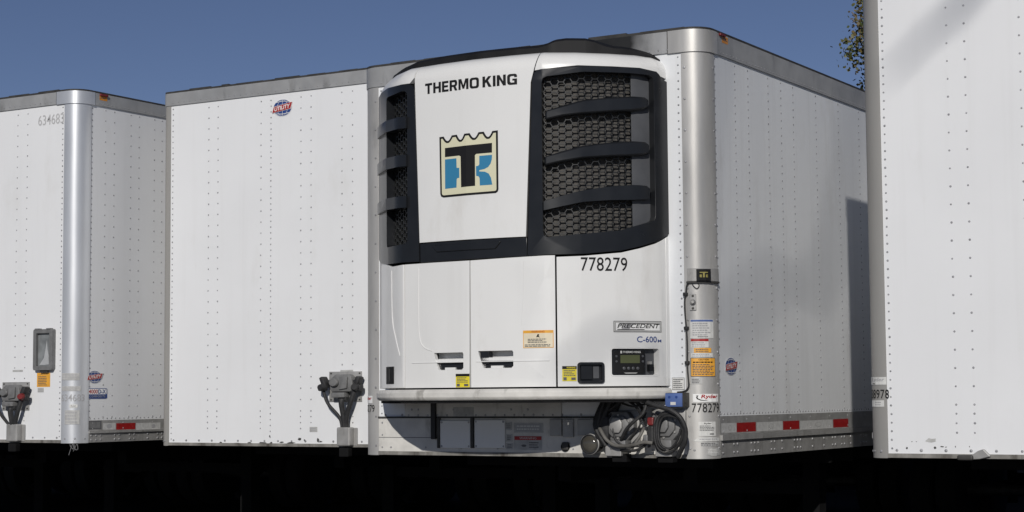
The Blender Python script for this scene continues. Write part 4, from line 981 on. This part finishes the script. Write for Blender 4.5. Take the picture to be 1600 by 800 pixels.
# ------------------------------------------------------------------ tree behind the right trailer
def tree(loc, h, crown_c, crown_r, n, label, seed, lean=0):
    random.seed(seed); root = empty('tree', loc, label, 'tree')
    b = B(); L0 = Vector(loc); cc = Vector(crown_c)
    trunk = [L0, L0+Vector((.1, 0, h*.25)), L0+Vector((-.1, .1, h*.5)), L0+Vector((0, 0, h*.85))]
    b.tube(trunk, lambda k: .28*(1-k*.75), 'tree_bark', 10)
    tips = []
    for i in range(170):
        base = trunk[1].lerp(trunk[3], random.random())
        d = Vector((random.gauss(0, 1), random.gauss(0, 1), random.gauss(.1, .75))).normalized()
        tip = cc+Vector((d.x*crown_r[0], d.y*crown_r[1], d.z*crown_r[2]))*random.uniform(.6, 1)
        mid = base.lerp(tip, .5)+Vector((0, 0, .5)); b.tube([base, mid, tip], lambda k: .07*(1-k*.85), 'tree_bark', 6, 3); tips.append((mid, tip))
    b.link('trunk', root)
    b = B(); bm = b.bm; ms = [b.mi(k) for k in ('leaf_green', 'leaf_olive', 'leaf_brown')]
    for i in range(n//60):
        mid, tip = random.choice(tips); c = mid.lerp(tip, random.uniform(.25, 1.02))+Vector((random.gauss(0, .14), random.gauss(0, .14), random.gauss(0, .2)))
        sg = random.uniform(.08, .15); mm = random.choice((0, 0, 1, 1, 2))
        for k in range(60):
            p = c+Vector((random.gauss(0, sg), random.gauss(0, sg), random.gauss(-.1, sg*1.5)))
            a = Vector((random.gauss(0, 1), random.gauss(0, 1), random.gauss(-.6, .7))).normalized(); s_ = a.orthogonal().normalized(); s_.rotate(Matrix.Rotation(random.uniform(0, 6.28), 3, a)); L = random.uniform(.05, .088)
            vs = [bm.verts.new(p), bm.verts.new(p+a*L*.5+s_*L*.4), bm.verts.new(p+a*L), bm.verts.new(p+a*L*.5-s_*L*.4)]
            f = bm.faces.new(vs); f.material_index = mm if random.random() < .7 else random.choice(ms)
    b.link('crown', root); return root
d = ray(1395, 20); D = 30/d.y; tp = Vector((d.x*D, 30, 0))
ck = Vector((tp.x+1.50, 30, CZ+d.z*D+.45))
tree((ck.x+.6, 30, 0), ck.z, ck, (2.3, 2.3, 2.5), 150000, 'leafy olive tree rising behind the right trailer', 5)

# trailers added outside the frame to shade the ground under the ones in view
KEEP = ('cargo_box', 'front_wall', 'bottom_sill', 'corner_post', 'side_wall', 'side_rail', 'top_rail', 'roof', 'corner_cap', 'underframe', 'landing_leg', 'cross_brace', 'bogie', 'wheel', 'mud_flap', 'rear_guard')
def copy_trailer(src, dx, dy, label):
    r = src.copy(); COL.objects.link(r); r.location = src.location+Vector((dx, dy, 0)); r['label'] = label
    for ch in list(src.children):
        if ch.name.split('.')[0] not in KEEP: continue
        c = ch.copy(); COL.objects.link(c); c.parent = r
        for gch in ch.children:
            e2 = gch.copy(); COL.objects.link(e2); e2.parent = c
for k, (dx, dy, lb) in enumerate(((-3.05, .3, 'added white trailer just left of trailer 634683, only its black underside showing'),
        (-6.1, -.2, 'added white trailer two places left of trailer 634683, only its landing legs and wheels showing'),
        (-9.2, .4, 'added white trailer three places left of trailer 634683, seen as a dark underside'),
        (-12.3, 0., 'added white trailer at the far left end of the row, hardly seen in the dark'))):
    copy_trailer(LEFT.root, dx, dy, lb)
copy_trailer(RIGHT.root, 3.1, 1.2, 'added white trailer on the far right of the row beyond the frame edge')

# bare tree on the sunny side whose limb shades the right trailer's upper corner
root = empty('bare_tree', (11.5, -14.0, 0), 'bare tree standing in front of the row with one long drooping limb', 'tree')
q0, q1 = on_y(1385, 122, Y4)+to_sun*26, on_y(1530, -28, Y4)+to_sun*26
b = B(); T0 = Vector((11.5, -14.0, 0)); b.tube([T0, T0+Vector((.1, .2, 6)), T0+Vector((-.1, .5, 12)), T0+Vector((-.4, .8, 23))], lambda k: .3*(1-k*.6), 'tree_bark', 12)
b.tube([q0, q0.lerp(q1, .5), q1, q1+Vector((1.5, -.2, 1.8)), T0+Vector((-.3, .7, 20.5))], lambda k: .016+.05*k, 'tree_bark', 8)
for pa_, pb_ in (((868, 604), (1062, 425)), ((1125, 520), (1300, 400))):
    y_ = MY-.5 if pa_[0] < 1100 else None
    r0, r1 = (on_y(*pa_, y_), on_y(*pb_, y_)) if y_ else (MS.P(*MS.inv(*pa_)), MS.P(*MS.inv(*pb_)))
    r0, r1 = r0+to_sun*29, r1+to_sun*29
    b.tube([r0, r0.lerp(r1, .5)+Vector((0, 0, .1)), r1, r1+Vector((1.2, -.3, 4.6)), T0+Vector((-.2, .6, 21.5))], lambda k: .024+.02*max(0, k-.75), 'tree_bark', 8)
for k in range(9):
    p = q1.lerp(T0+Vector((0, .5, 18+.5*k)), .4+.06*k); b.tube([p, p+Vector((random.uniform(-.5, 2), random.uniform(-2, 1), 1.2)), p+Vector((random.uniform(-.5, 4), random.uniform(-3, 1), 3.2))], lambda k: .05*(1-.8*k), 'tree_bark', 6)
b.link('trunk', root)

# dark fence added behind the row to block the sunlit open ground beyond
root = empty('backdrop_fence', (-6, MY+20, 0), 'added dark board fence that blocks the bright ground behind the row of trailers', 'fence')
b = B(); x = -34
while x < 16:
    w = random.uniform(.17, .2); b.cube((x+w/2, MY+20+random.uniform(-.006, .006), 1.2), (w-.008, .03, 2.4+random.uniform(-.02, .02)), 'backdrop_board'); x += w
b.link('board_panel', root)
for k in range(18):
    b = B(); b.cube((-33.5+k*2.9, MY+20.08, 1.2), (.11, .11, 2.45), 'backdrop_board', .006); b.link('post', root)
